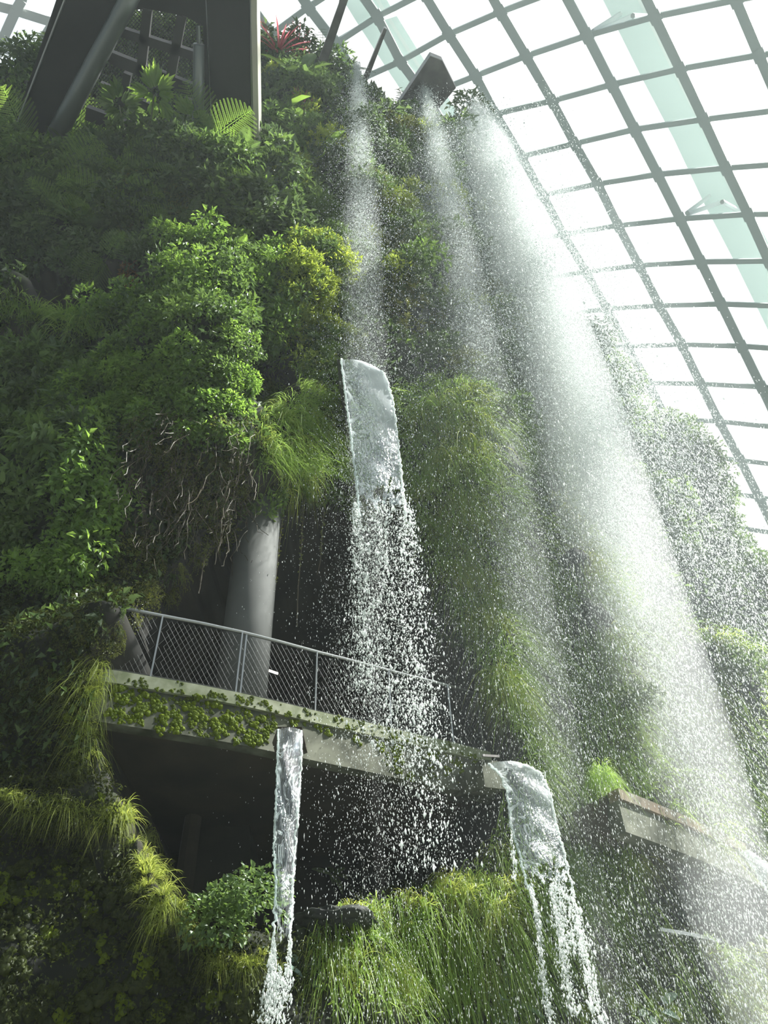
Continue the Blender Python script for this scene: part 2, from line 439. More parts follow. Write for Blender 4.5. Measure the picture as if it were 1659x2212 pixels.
def build_hill(fn, sil, crest, xmin, zmax, nx, nz, depth, seed, caves=True, amp=1.0):
    S = np.array([at_plan(x, y, fn) for x, y in sil]); o = np.argsort(S[:, 2])
    C = np.array([at_plan(x, y, fn) for x, y in crest]); oc = np.argsort(C[:, 0])
    Cx, Cz = C[oc, 0], C[oc, 2]
    zs = np.linspace(-0.3, zmax, nz)
    Xc = np.interp(zs, S[o, 2], S[o, 0])
    low = zs < S[o[0], 2]
    Xc[low] = S[o[0], 0] + (S[o[0], 2] - zs[low]) * 0.45
    s = np.linspace(0, 1, nx)
    X = xmin + (Xc[:, None] - xmin) * s[None, :]
    Z = np.repeat(zs[:, None], nx, 1)
    Y = fn(X)
    cz = np.interp(X, Cx, Cz)
    over = np.maximum(0, Z - cz)
    Z = np.minimum(Z, cz); Y = Y + np.minimum(over * 1.6, depth)
    # right-hand return
    nb = 14
    tb = np.linspace(0, 1, nb + 1)[1:]
    XR = X[:, -1:] + 0.35 * np.sin(tb * 1.6)[None, :]
    YR = Y[:, -1:] + (depth * tb ** 1.3)[None, :]
    ZR = np.repeat(Z[:, -1:], nb, 1)
    XL = X[:, :1] - 0.35 * np.sin(tb[::-1] * 1.6)[None, :]
    YL = Y[:, :1] + (depth * tb[::-1] ** 1.3)[None, :]
    ZL = np.repeat(Z[:, :1], nb, 1)
    P = np.stack([np.hstack([XL, X, XR]), np.hstack([YL, Y, YR]), np.hstack([ZL, Z, ZR])], -1)
    nc = P.shape[1]
    V = P.reshape(-1, 3)
    # outward direction in plan
    T = np.gradient(P, axis=1); T[..., 2] = 0
    O = np.stack([T[..., 1], -T[..., 0], np.zeros(T.shape[:2])], -1); O /= np.linalg.norm(O, axis=-1, keepdims=True) + 1e-9
    O = O.reshape(-1, 3)
    px, py = pix(V)
    d = amp * (0.55 * fbm(V * np.array([0.45, 0.45, 0.28]) + seed) + 0.16 * fbm(V * 1.6 + seed + 5, 3))
    d = d * np.clip((nc and 1), 0, 1)
    mask = np.zeros(len(V), bool)
    if caves:
        for bx, by, rx, ry, a in BUMPS:
            dy = (py - by) / ry
            dy = np.where(dy > 0, dy * 1.5, dy)
            d = d + a * np.exp(-((px - bx) / rx) ** 2 - dy ** 2)
        V = V + O * d[:, None]
        px, py = pix(V)
        frontv = np.zeros(P.shape[:2], bool); frontv[:, nb:nb + nx] = True
        frontv = frontv.ravel()
        c1 = in_poly(px, py, CAVE) & frontv; c2 = in_poly(px, py, CAVE2) & frontv; c3 = (in_poly(px, py, NICHE) | in_poly(px, py, NICHE2) | in_poly(px, py, NICHE3)) & frontv
        V = V.copy()
        V[c1, 1] = V[c1, 1] - d[c1] * O[c1, 1] + 4.2
        V[c2, 1] += 2.2
        V[c3] -= O[c3] * 1.3
        mask = c1 | c2 | c3
    else:
        V = V + O * d[:, None]
    idx = np.arange(len(V)).reshape(nz, nc)
    Q = np.stack([idx[:-1, :-1], idx[:-1, 1:], idx[1:, 1:], idx[1:, :-1]], -1).reshape(-1, 4)
    fm = mask[Q].any(1)
    return V, Q, fm

HV, HQ, HM = build_hill(front_y, SIL, CREST, -16.0, 47.0, 250, 380, 7.0, 3.1)
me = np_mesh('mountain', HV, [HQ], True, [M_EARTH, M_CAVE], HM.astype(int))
tag(link('mountain', me), kind='structure')

def ridge_y(X): return 19.0 + 0.25 * np.asarray(X, float)
SIL2 = [(1180, 545), (1215, 600), (1262, 700), (1305, 735), (1340, 800), (1372, 880), (1440, 905), (1490, 930), (1530, 1000), (1562, 1060), (1585, 1150), (1640, 1215), (1680, 1290), (1720, 1400)]
RV, RQ, RM = build_hill(ridge_y, SIL2, [(600, 560), (1180, 545), (1200, 560)], 0.5, 36.0, 110, 220, 6.0, 9.7, caves=False, amp=0.9)
me = np_mesh('mountain_ridge', RV, [RQ], True, [M_EARTH])
tag(link('mountain_spur', me), kind='structure')

BV = BVHTree.FromPolygons([tuple(v) for v in HV], [tuple(int(i) for i in q) for q in HQ])
BR = BVHTree.FromPolygons([tuple(v) for v in RV], [tuple(int(i) for i in q) for q in RQ])

def hit(x, y, both=True):
    d = Vector(ray(x, y)).normalized(); o = Vector(CAM)
    a = BV.ray_cast(o, d); b = BR.ray_cast(o, d) if both else (None,) * 4
    r = None
    if a[0] is not None: r = a
    if b[0] is not None and (r is None or b[3] < r[3]): r = b
    if r is None: return None
    n = r[1] if r[1].dot(d) < 0 else -r[1]
    return r[0], n, r[3]

# floor under it all
mb = MB(); ang = np.linspace(0, 2 * math.pi, 65)[:-1]
mb.slab([(46 * math.cos(a), 5 + 46 * math.sin(a), 0) for a in ang], (0, 0, -0.3))
tag(mb.obj('floor', M_FLOOR), kind='structure')


# ------------------------------------------------------------------ glass roof
ND = {(-1, -1): (815, 36), (-1, 0): (865, 133), (-2, -2): (666, 16), (-2, -1): (726, 94), (-3, -2): (587, 74),
      (0, 0): (970, 74), (0, 1): (1028, 164), (0, 2): (1071, 246), (0, 3): (1127, 338), (0, 4): (1173, 421), (0, 5): (1218, 506), (0, 7): (1312, 667), (0, 8): (1355, 748), (0, 9): (1401, 827),
      (1, 0): (1081, 26), (1, 1): (1137, 121), (1, 2): (1193, 218), (1, 3): (1242, 310), (1, 4): (1292, 397), (1, 5): (1336, 487), (1, 6): (1381, 573), (1, 7): (1425, 660), (1, 8): (1473, 744), (1, 9): (1514, 829), (1, 10): (1554, 910), (1, 11): (1600, 994), (1, 12): (1640, 1074),
      (2, 1): (1268, 77), (2, 2): (1322, 183), (2, 3): (1371, 280), (2, 4): (1421, 377), (2, 5): (1469, 473), (2, 6): (1514, 566), (2, 7): (1558, 657), (2, 8): (1602, 748), (2, 9): (1645, 836),
      (3, 1): (1415, 36), (3, 2): (1469, 149), (3, 3): (1520, 258), (3, 4): (1568, 363), (3, 5): (1616, 463), (4, 1): (1590, 0), (4, 2): (1640, 119)}
A = []; bvec = []
for (i, j), (x, y) in ND.items():
    i, j, x, y = i / 4, j / 6, x / 1000, y / 1000
    q = [1, i, j, i * i, i * j, j * j]; z = [0] * 6
    A.append(q + z + [-x * i, -x * j]); bvec.append(x)
    A.append(z + q + [-y * i, -y * j]); bvec.append(y)
A = np.array(A); bvec = np.array(bvec)
A = np.vstack([A, 0.004 * np.eye(14)]); bvec = np.r_[bvec, np.zeros(14)]
sol = np.linalg.lstsq(A, bvec, rcond=None)[0]
def node_px(i, j):
    if (i, j) in ND: return ND[(i, j)]
    a, b = i / 4, j / 6; q = np.array([1, a, b, a * a, a * b, b * b]); D = 1 + sol[12] * a + sol[13] * b
    return 1000 * (q @ sol[:6]) / D, 1000 * (q @ sol[6:12]) / D

SPH_C, SPH_R = np.array([0.0, 5.0, 0.0]), 50.0
def on_dome(x, y, R_=SPH_R):
    d = ray(x, y); d = d / np.linalg.norm(d); o = CAM - SPH_C
    b = o @ d; c = o @ o - R_ * R_
    return CAM + d * (-b + math.sqrt(b * b - c))
def out_of(p): v = p - SPH_C; return v / np.linalg.norm(v)

roof = thing('roof', 'curved glass roof of crossing grey steel ribs', 'roof'); roof['kind'] = 'structure'
del roof['label']; del roof['category']
II, JJ = range(-4, 7), range(-4, 19)
def ok(i, j):
    x, y = node_px(i, j); return -260 < x < 2300 and -300 < y < 1900
NP = {(i, j): on_dome(*node_px(i, j)) for i in II for j in JJ if ok(i, j)}
for i in II:
    mb = MB()
    for j in JJ:
        if (i, j) in NP and (i, j + 1) in NP:
            a, b = NP[(i, j)], NP[(i, j + 1)]; mb.beam(a, b, 0.46, 0.5, out_of((a + b) / 2))
    if mb.n: mb.obj('rib', M_RIB, roof)
for j in JJ:
    mb = MB()
    for i in II:
        if (i, j) in NP and (i + 1, j) in NP:
            a, b = NP[(i, j)], NP[(i + 1, j)]; a, b = a + out_of(a) * 0.1, b + out_of(b) * 0.1; mb.beam(a, b, 0.27, 0.36, out_of((a + b) / 2))
    for i in II:
        if (i, j) in NP and (i, j + 1) in NP and (i + 1, j) in NP:
            a = NP[(i, j)]; mb.beam(a - out_of(a) * 0.27, a + out_of(a) * 0.2, 0.56, 0.56, NP[(i, j + 1)] - a)
    if mb.n: mb.obj('purlin', M_RIB, roof)
for i in II:
    mb = MB()
    for j in JJ:
        ks = [(i, j), (i + 1, j), (i + 1, j + 1), (i, j + 1)]
        if all(k in NP for k in ks):
            P = [NP[k] + out_of(NP[k]) * 0.45 for k in ks]; mb.add(P, [(0, 1, 2, 3)])
    if mb.n: mb.obj('glazing', M_GLASS, roof)
# outer arches behind the glass with their short struts
def outer_arch(pts, w):
    P = [on_dome(x, y, 54.0) for x, y in pts]
    r = thing('roof_arch', '', ''); r['kind'] = 'structure'
    mb = MB()
    for a, b in zip(P[:-1], P[1:]): mb.beam(a, b, w, 1.2, out_of((a + b) / 2))
    mb.obj('beam', M_ARCH, r)
    mb = MB()
    for a, b in zip(P[:-1], P[1:]):
        n = out_of((a + b) / 2); sd = np.cross(b - a, n); sd /= np.linalg.norm(sd)
        o_ = sd * w * 0.28 - n * 0.62; mb.beam(a + o_, b + o_, 0.18, 0.08, n)
    mb.obj('flange', M_RIBL, r)
    return r
a1 = outer_arch([(1300, -110), (1355, 0), (1428, 150), (1492, 274), (1560, 421), (1627, 550), (1690, 680), (1770, 850), (1850, 1030)], 2.0)
a2 = outer_arch([(725, -110), (797, 12), (862, 115), (925, 212), (1010, 345), (1100, 480)], 2.0)
for arch, lst in ((a1, [((1281, 68), (1340, 30)), ((1284, 70), (1367, 34)), ((1367, 34), (1412, 36)), ((1484, 460), (1532, 424)), ((1486, 462), (1558, 437)), ((1560, 436), (1600, 458))]), (a2, [((735, 84), (800, 45)), ((820, 40), (885, 20))])):
    for p, q in lst:
        mb = MB(); mb.tube([on_dome(*p, 50.2), on_dome(*q, 53.2)], 0.13, 6); mb.obj('strut', M_RIBL, arch)
# the nearer corner of the roof, top left
corner = thing('roof_corner', '', ''); corner['kind'] = 'structure'
CB = [[(62, -60), (47, 0), (34, 23), (0, 98), (-40, 190)], [(-60, -8), (0, 14), (34, 23), (116, 49), (150, 62)], [(170, -60), (146, 0), (116, 49), (70, 123), (56, 160)], [(-60, 85), (0, 102), (70, 123)]]
for k, ln in enumerate(CB):
    mb = MB(); P = [on_dome(x, y, 49.0 if k != 1 else 49.1) for x, y in ln]
    for a, b in zip(P[:-1], P[1:]): mb.beam(a, b, 0.42, 0.3, out_of((a + b) / 2))
    mb.obj('rib', M_RIBL, corner)
mb = MB()
P = [on_dome(x, y, 49.6) for x, y in [(-60, -60), (170, -60), (62, 150), (-60, 110)]]; mb.add(P, [(0, 1, 2, 3)]); mb.obj('glazing', M_GLASS, corner)


# ------------------------------------------------------------------ balcony, column, walkways
ZD = 8.0
EDGE_PX = [(196, 1441), (258, 1449), (326, 1461), (420, 1477), (512, 1495), (600, 1515), (690, 1537), (770, 1555), (850, 1574), (920, 1590), (985, 1605), (1060, 1625)]
EDGE = np.array([at_z(x, y, ZD) for x, y in EDGE_PX])
def inward(E):
    T = np.gradient(E, axis=0); O = np.stack([-T[:, 1], T[:, 0], np.zeros(len(T))], -1)
    return O / np.linalg.norm(O, axis=1)[:, None]
INW = inward(EDGE)
def profile_sweep(E, I, prof, mat, name, parent=None, kind=None):
    """prof: (inward, height) corners of a closed section"""
    m = len(prof); rows = [E + I * a + np.array([0, 0, h]) for a, h in prof]
    V = np.stack(rows, 1).reshape(-1, 3); n = len(E); Q = []
    for i in range(n - 1):
        for k in range(m): Q.append((i * m + k, i * m + (k + 1) % m, (i + 1) * m + (k + 1) % m, (i + 1) * m + k))
    mb = MB(); mb.add(V, Q)
    for e_ in (0, n - 1):
        c = V[e_ * m:(e_ + 1) * m]; mb.add(np.vstack([c, c.mean(0)]), (), [(m, k, (k + 1) % m) for k in range(m)])
    return mb.obj(name, mat, parent)

bal = thing('balcony_slab', '', '', tuple(EDGE[6])); bal['kind'] = 'structure'
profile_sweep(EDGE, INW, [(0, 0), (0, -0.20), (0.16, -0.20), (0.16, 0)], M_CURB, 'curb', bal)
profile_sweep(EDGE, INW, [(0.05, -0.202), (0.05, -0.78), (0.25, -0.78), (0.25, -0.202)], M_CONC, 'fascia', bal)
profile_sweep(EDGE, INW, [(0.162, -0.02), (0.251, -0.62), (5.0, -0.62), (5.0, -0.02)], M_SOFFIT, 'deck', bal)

cb = at_y(522, 1480, 10.85)
mb = MB(); an = 40
cx, cy = cb[0], cb[1]
CTOP = float(at_y(590, 1000, 10.85)[2])
mb.tube([(cx, cy, ZD - 0.3), (cx, cy, 10.5), (cx, cy, CTOP)], 0.41, 48)
tag(mb.obj('column', M_COLUMN, None, True), kind='structure')

# rail
rail = thing('railing', 'steel railing with wire netting along the mossy balcony edge', 'railing', tuple(EDGE[6]))
RE = EDGE + INW * 0.08
TOPZ = 1.12
mb = MB(); mb.tube(RE + np.array([0, 0, TOPZ]), 0.028, 8); mb.obj('top_rail', M_STEEL, rail, True)
mb = MB(); mb.tube(RE + np.array([0, 0, 0.06]), 0.008, 5); mb.obj('bottom_cable', M_WIRE, rail)
arc = np.r_[0, np.cumsum(np.linalg.norm(np.diff(RE, axis=0), axis=1))]
def on_rail(s): return np.array([np.interp(s, arc, RE[:, k]) for k in range(3)])
def s_of(px): return np.interp(px, [p[0] for p in EDGE_PX], arc)
for px_ in (205, 326, 512, 522, 685, 850, 985, 1052):
    b = on_rail(s_of(px_)); mb = MB(); mb.beam(b + [0, 0, -0.15], b + [0, 0, TOPZ], 0.05 if px_ != 522 else 0.02, 0.022, (1, 0.3, 0)); mb.obj('post', M_STEEL, rail)
sp, hh = 0.085, 1.06
bounds = [arc[0]] + [s_of(p) for p in (326, 512, 685, 850, 985)] + [arc[-1]]
for s0, s1 in zip(bounds[:-1], bounds[1:]):
    mb = MB(); k = s0 - hh * 0.62
    sl = 0.62
    while k < s1:
        for sg in (1, -1):
            pts = []
            for t in np.linspace(0, 1, 5):
                s_ = k + (t if sg > 0 else 1 - t) * hh * sl
                if s0 <= s_ <= s1: pts.append(on_rail(s_) + np.array([0, 0, 0.05 + t * hh]))
            if len(pts) > 1: mb.tube(pts, 0.0014, 3, False)
        k += sp
    o = mb.obj('netting', M_WIRE, rail)

# second walkway on the right, with its broken soffit
E2PX = [(1335, 1702), (1400, 1728), (1480, 1762), (1560, 1800), (1620, 1826)]
h2 = hit(1420, 1735, False)
Z2 = float((CAM + (np.array(h2[0]) - CAM) * 0.965)[2])
E2 = np.array([at_z(x, y, Z2) for x, y in E2PX]); I2 = inward(E2)
w2 = thing('walkway_slab', '', '', tuple(E2[2])); w2['kind'] = 'structure'
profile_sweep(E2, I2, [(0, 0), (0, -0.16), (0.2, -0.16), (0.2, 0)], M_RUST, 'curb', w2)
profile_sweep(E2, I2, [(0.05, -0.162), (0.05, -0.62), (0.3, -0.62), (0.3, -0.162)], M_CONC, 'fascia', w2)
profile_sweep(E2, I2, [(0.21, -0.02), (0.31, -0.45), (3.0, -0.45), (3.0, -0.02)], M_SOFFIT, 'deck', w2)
def walkway_grass():
    for k in range(4):
        p = E2[0] * (1 - k / 60) + E2[-1] * (k / 60); yield Vector(p) + Vector((-0.25, -0.05, 0.1 + 0.1 * (k % 3)))
# planter ledge low right
E3PX = [(1425, 2003), (1470, 2010), (1520, 2020), (1556, 2028)]
h3 = hit(1450, 2006, False); Z3 = float((CAM + (np.array(h3[0]) - CAM) * 0.96)[2]); E3 = np.array([at_z(x, y, Z3) for x, y in E3PX]); I3 = inward(E3)
w3 = profile_sweep(E3, I3, [(0, 0), (0, -0.05), (1.6, -0.05), (1.6, 0)], M_STEEL, 'planter_ledge'); tag(w3, 'thin metal planter ledge low on the right under a leafy plant', 'ledge')

# arched rock pillar in the lower cave
pb = at_y(470, 1900, 13.2)
mb = MB(); L = []
prof = [(395, 1990), (400, 1900), (410, 1800), (425, 1720), (460, 1685), (510, 1690), (535, 1730), (540, 1800), (545, 1900), (550, 1990)]
mb.slab([at_y(x, y, 13.0) for x, y in prof], (0, 0.9, 0))
pil = mb.obj('rock_pillar', M_CAVE); tag(pil, kind='structure')
mb = MB(); mb.tube([at_y(382, 2010, 12.6), at_y(400, 1890, 12.6), at_y(418, 1760, 12.6), at_y(432, 1700, 12.6), at_y(470, 1668, 12.6), at_y(520, 1672, 12.6)], [0.16, 0.15, 0.14, 0.12, 0.11, 0.08], 8)
tag(mb.obj('beam_drain', M_SOFFIT), kind='structure')

# lights in the cave
lp = at_y(431, 1287, 13.3)
lamp = thing('wall_lamp', 'dim round lamp on the dark back wall of the balcony cave', 'lamp', tuple(lp))
mb = MB(); mb.tube([lp + [0, 0.0, 0], lp + [0, 0.10, 0]], 0.11, 24); mb.obj('lamp_face', M_LAMPG, lamp)
mb = MB(); mb.tube([lp + [0, 0.03, 0], lp + [0, 1.2, 0]], 0.13, 24); mb.obj('housing', M_DARKBEAM, lamp)
a, b = at_y(574, 1446, 13.0), at_y(600, 1455, 13.0)
tl = thing('tube_light', 'short lit tube light beside the column behind the netting', 'lamp', tuple(a))
mb = MB(); mb.tube([a, b], 0.022, 8); mb.obj('tube', M_TUBELIGHT, tl)
mb = MB(); mb.beam(a + [0, 0.05, 0.03], b + [0, 0.05, 0.03], 0.06, 0.03); mb.obj('fitting', M_STEEL, tl)


# ------------------------------------------------------------------ aerial walkway top left, seen from below
ZW = float(at_y(20, 310, 9.2)[2])
aw = thing('aerial_walkway', 'dark aerial walkway with a mesh floor jutting from the mountain top left', 'walkway', tuple(at_z(300, 300, ZW)))
def W_(x, y, dz=0.0): return at_z(x, y, ZW) + np.array([0, 0, dz])
def panel(name, pts, thick, mat, dz=0):
    mb = MB(); mb.slab([W_(x, y, dz) for x, y in pts], (0, 0, thick)); return mb.obj(name, mat, aw)
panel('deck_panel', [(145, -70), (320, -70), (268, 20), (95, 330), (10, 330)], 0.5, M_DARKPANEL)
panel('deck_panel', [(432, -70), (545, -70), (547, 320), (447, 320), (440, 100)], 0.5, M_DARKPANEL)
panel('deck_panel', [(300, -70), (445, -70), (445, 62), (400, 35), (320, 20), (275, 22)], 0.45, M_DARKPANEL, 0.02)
for pts in ([(160, -70), (140, 0), (80, 155), (18, 318)], [(541, -70), (543, 100), (546, 315)]):
    mb = MB(); mb.tube([W_(x, y, -0.03) for x, y in pts], 0.035, 6); mb.obj('edge_trim', M_STEEL, aw)
mb = MB(); pts = [(553, -70), (553, 20), (555, 150), (558, 312)]
P = [W_(x, y, -0.1) for x, y in pts]
for a, b in zip(P[:-1], P[1:]): mb.beam(a, b, 0.16, 1.1)
mb.obj('side_glass_rail', solid('rail_pale', (0.45, 0.44, 0.36), 0.3), aw)
mb = MB(); mb.tube([W_(443, -60, -0.05), W_(458, 290, -0.05)], 0.012, 5); mb.obj('cable', M_STEEL, aw)
for (x0, y0, x1, y1) in [(60, 130, 200, 215), (100, 60, 225, 130)]:
    pass
# cross frame of the mesh floor
BMS = [((318, 30), (250, 225), .26), ((392, 35), (365, 185), .26), ((318, 20), (303, 165), .26), ((275, 160), (262, 230), .22), ((405, 215), (398, 260), .22),
       ((262, 70), (440, 128), .24), ((238, 125), (440, 205), .34), ((215, 187), (330, 235), .22), ((185, 245), (390, 320), .40)]
for p, q, w in BMS[1:]:
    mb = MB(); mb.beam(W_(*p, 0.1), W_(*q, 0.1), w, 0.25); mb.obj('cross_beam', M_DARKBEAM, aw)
mb = MB()
MESHPOLY = [(268, 22), (445, 22), (442, 320), (165, 320), (150, 250)]
x0, x1, y0, y1 = 150, 447, 15, 322
for k in np.arange(-180, 480, 8.0):
    for sg in (1, -1):
        pts = []
        for t in np.linspace(y0, y1, 40):
            x = x0 + k + sg * 0.9 * (t - y0) + (0 if sg > 0 else 150)
            if in_poly(np.array([x]), np.array([t]), MESHPOLY)[0]: pts.append(W_(x, t, 0.25))
        if len(pts) > 1: mb.tube([pts[0], pts[-1]], 0.011, 3, False)
mb.obj('mesh_floor', M_DARKBEAM, aw)
for pts, r in (([(318, -70), (268, 22), (185, 175), (95, 345)], [0.24, 0.25, 0.27, 0.30]), ([(433, 88), (432, 200), (430, 318)], [0.16, 0.17, 0.18])):
    mb = MB(); mb.tube([W_(x, y, -0.35) for x, y in pts], r, 20); mb.obj('support_tube', M_TUBE, aw, True)
mb = MB(); mb.tube([W_(430, 50, -0.2), W_(432, 95, -0.2)], 0.07, 10); mb.obj('tie_rod', M_TUBE, aw)


# ------------------------------------------------------------------ plants: building blocks
def norm(v): return v / (np.linalg.norm(v, axis=-1, keepdims=True) + 1e-12)

def leaf_tris(pos, dr, nr, ln, wd, fold=0.25, droop=0.25, four=False):
    """folded pointed leaves; returns verts, tris, owner"""
    pos, dr, nr = np.asarray(pos, float), norm(np.asarray(dr, float)), np.asarray(nr, float)
    n = len(pos); ln = np.broadcast_to(np.asarray(ln, float), (n,))[:, None]; wd = np.broadcast_to(np.asarray(wd, float), (n,))[:, None]
    sd = norm(np.cross(dr, nr)); up = norm(np.cross(sd, dr))
    b = pos; mid = pos + dr * ln * 0.45
    l = mid + sd * wd * 0.5 + up * wd * fold; r = mid - sd * wd * 0.5 + up * wd * fold
    tip = pos + dr * ln - up * ln * droop
    if not four:
        V = np.stack([b, l, tip, r], 1).reshape(-1, 3); k = np.arange(n)[:, None] * 4
        T = np.concatenate([k + [0, 1, 2], k + [0, 2, 3]]); per = 4
    else:
        l2 = pos + dr * ln * 0.72 + sd * wd * 0.36 + up * (wd * fold * 0.7 - ln * droop * 0.5); r2 = pos + dr * ln * 0.72 - sd * wd * 0.36 + up * (wd * fold * 0.7 - ln * droop * 0.5)
        l1 = pos + dr * ln * 0.22 + sd * wd * 0.42 + up * wd * fold * 0.9; r1 = pos + dr * ln * 0.22 - sd * wd * 0.42 + up * wd * fold * 0.9
        c = mid - up * ln * droop * 0.2
        V = np.stack([b, l1, l2, tip, r2, r1, c], 1).reshape(-1, 3); k = np.arange(n)[:, None] * 7
        T = np.concatenate([k + [6, 0, 1], k + [6, 1, 2], k + [6, 2, 3], k + [6, 3, 4], k + [6, 4, 5], k + [6, 5, 0]]); per = 7
    return V, T, np.repeat(np.arange(n), per)

class Leaves:
    def __init__(s): s.v = []; s.t = []; s.c = []; s.n = 0
    def add(s, V, T, tint):
        s.v.append(V); s.t.append(T + s.n); s.c.append(tint); s.n += len(V)
    def leaves(s, pos, dr, nr, ln, wd, fold=0.25, droop=0.25, four=False, tint=None):
        V, T, o = leaf_tris(pos, dr, nr, ln, wd, fold, droop, four)
        t = rng.random(len(pos)) if tint is None else tint
        s.add(V, T, np.asarray(t)[o])
    def blades(s, pos, dr, ln, grav, wd, segs=5, tint=None):
        n = len(pos); t = np.linspace(0, 1, segs + 1)[None, :, None]
        ln = np.broadcast_to(ln, (n,))[:, None, None]; grav = np.broadcast_to(grav, (n,))[:, None, None]; wd = np.broadcast_to(wd, (n,))[:, None, None]
        dr = norm(dr)[:, None]; P = pos[:, None] + dr * ln * t + np.array([0, 0, -1.0]) * ln * grav * t * t
        sd = norm(np.cross(dr, np.array([0.2, 0.1, 1.0])) + rng.normal(0, 0.5, (n, 1, 3)))
        w = wd * (1 - t ** 2 * 0.95) * 0.5
        V = np.stack([P - sd * w, P + sd * w], 2).reshape(-1, 3)
        k = np.arange(n)[:, None, None] * (2 * (segs + 1)) + np.arange(segs)[None, :, None] * 2
        T = np.concatenate([(k + [0, 1, 3]).reshape(-1, 3), (k + [0, 3, 2]).reshape(-1, 3)])
        c = np.repeat(rng.random(n) if tint is None else tint, 2 * (segs + 1)); s.add(V, T, c)
    def mesh(s, name, mat, smooth=False):
        return np_mesh(name, np.concatenate(s.v), [np.concatenate(s.t)], smooth, [mat], tint=np.concatenate(s.c))

def sphere_dirs(n, zmin=-0.3):
    z = rng.uniform(zmin, 1, n); a = rng.uniform(0, 2 * math.pi, n); r = np.sqrt(1 - z * z)
    return np.stack([r * np.cos(a), r * np.sin(a), z], -1)

def shrub(mat, n=420, leaf=0.13, lumps=6, ratio=0.55, four=False, droop=0.3, name='leafy_shrub', open_=0.35):
    L = Leaves()
    cs = sphere_dirs(lumps, -0.1) * rng.uniform(0.25, 0.7, (lumps, 1)); rs = rng.uniform(0.3, 0.5, lumps)
    k = rng.integers(0, lumps, n); d = sphere_dirs(n, -0.5)
    pos = cs[k] + d * rs[k][:, None] * (1 - open_ * rng.random((n, 1)))
    dr = norm(d + rng.normal(0, 0.55, (n, 3)) + np.array([0, 0, -0.15]))
    nr = norm(np.array([0, 0, 1.0]) + rng.normal(0, 0.45, (n, 3)))
    ln = leaf * rng.uniform(0.6, 1.3, n)
    L.leaves(pos, dr, nr, ln, ln * ratio, 0.15, droop, four)
    return L.mesh(name, LM[mat])

def feathery(mat, n=1500, name='feathery_shrub'):
    L = Leaves(); nb = 60
    d = sphere_dirs(nb, -0.25); dr0 = d
    t = rng.random((nb, n // nb)); base = d[:, None] * (0.25 + 0.75 * t[..., None]) + np.array([0, 0, -0.35]) * (t ** 2)[..., None]
    pos = base.reshape(-1, 3); dd = np.repeat(d, n // nb, 0)
    dr = norm(dd * 0.6 + rng.normal(0, 0.8, pos.shape)); ln = rng.uniform(0.08, 0.2, len(pos))
    L.leaves(pos, dr, norm(rng.normal(0, 1, pos.shape)), ln, ln * 0.28, 0.1, 0.2)
    return L.mesh(name, LM[mat])

def frond_into(L, az, el, length, arch, pairs=22, lw=0.17, ratio=0.24, tint0=0.5, base=(0, 0, 0), sag=0.3):
    t = np.linspace(0, 1, 40); d = np.array([math.cos(az) * math.cos(el), math.sin(az) * math.cos(el), math.sin(el)])
    P = np.array(base) + d * length * t[:, None] + np.array([0, 0, -1.0]) * (arch * length * t[:, None] ** 2)
    tt = np.linspace(0.1, 0.985, pairs); X = np.stack([np.interp(tt, t, P[:, k]) for k in range(3)], -1)
    Tn = norm(np.stack([np.interp(tt, t, np.gradient(P[:, k])) for k in range(3)], -1))
    sd = norm(np.cross(Tn, np.array([0, 0, 1.0]))); up = norm(np.cross(sd, Tn))
    ll = lw * length * np.sin(np.clip(tt * 0.86 + 0.14, 0, 1) * math.pi) ** 0.8 + 0.02 * length
    for sg in (1, -1):
        L.leaves(X, sd * sg + Tn * 0.35 - up * sag * 0.4, up, ll, np.maximum(ll * ratio, length * 0.55 / pairs), 0.05, 0.12, False, np.clip(tint0 + rng.normal(0, 0.12, pairs), 0, 1))
    # rachis
    w = np.linspace(0.012, 0.003, 40)[:, None] * length; s2 = norm(np.cross(np.gradient(P, axis=0), np.array([0, 0, 1.0])))
    V = np.stack([P - s2 * w, P + s2 * w], 1).reshape(-1, 3); k = np.arange(39)[:, None] * 2
    L.add(V, np.concatenate([k + [0, 1, 3], k + [0, 3, 2]]), np.full(len(V), 0.2))

def fern(mat, n=11, name='fern', el=(0.25, 1.0)):
    L = Leaves()
    for k in range(n):
        frond_into(L, k * 2.4 + rng.normal(0, 0.3), rng.uniform(*el), rng.uniform(0.75, 1.1), rng.uniform(0.25, 0.6), 22, 0.16, 0.24, rng.random())
    return L.mesh(name, LM[mat])

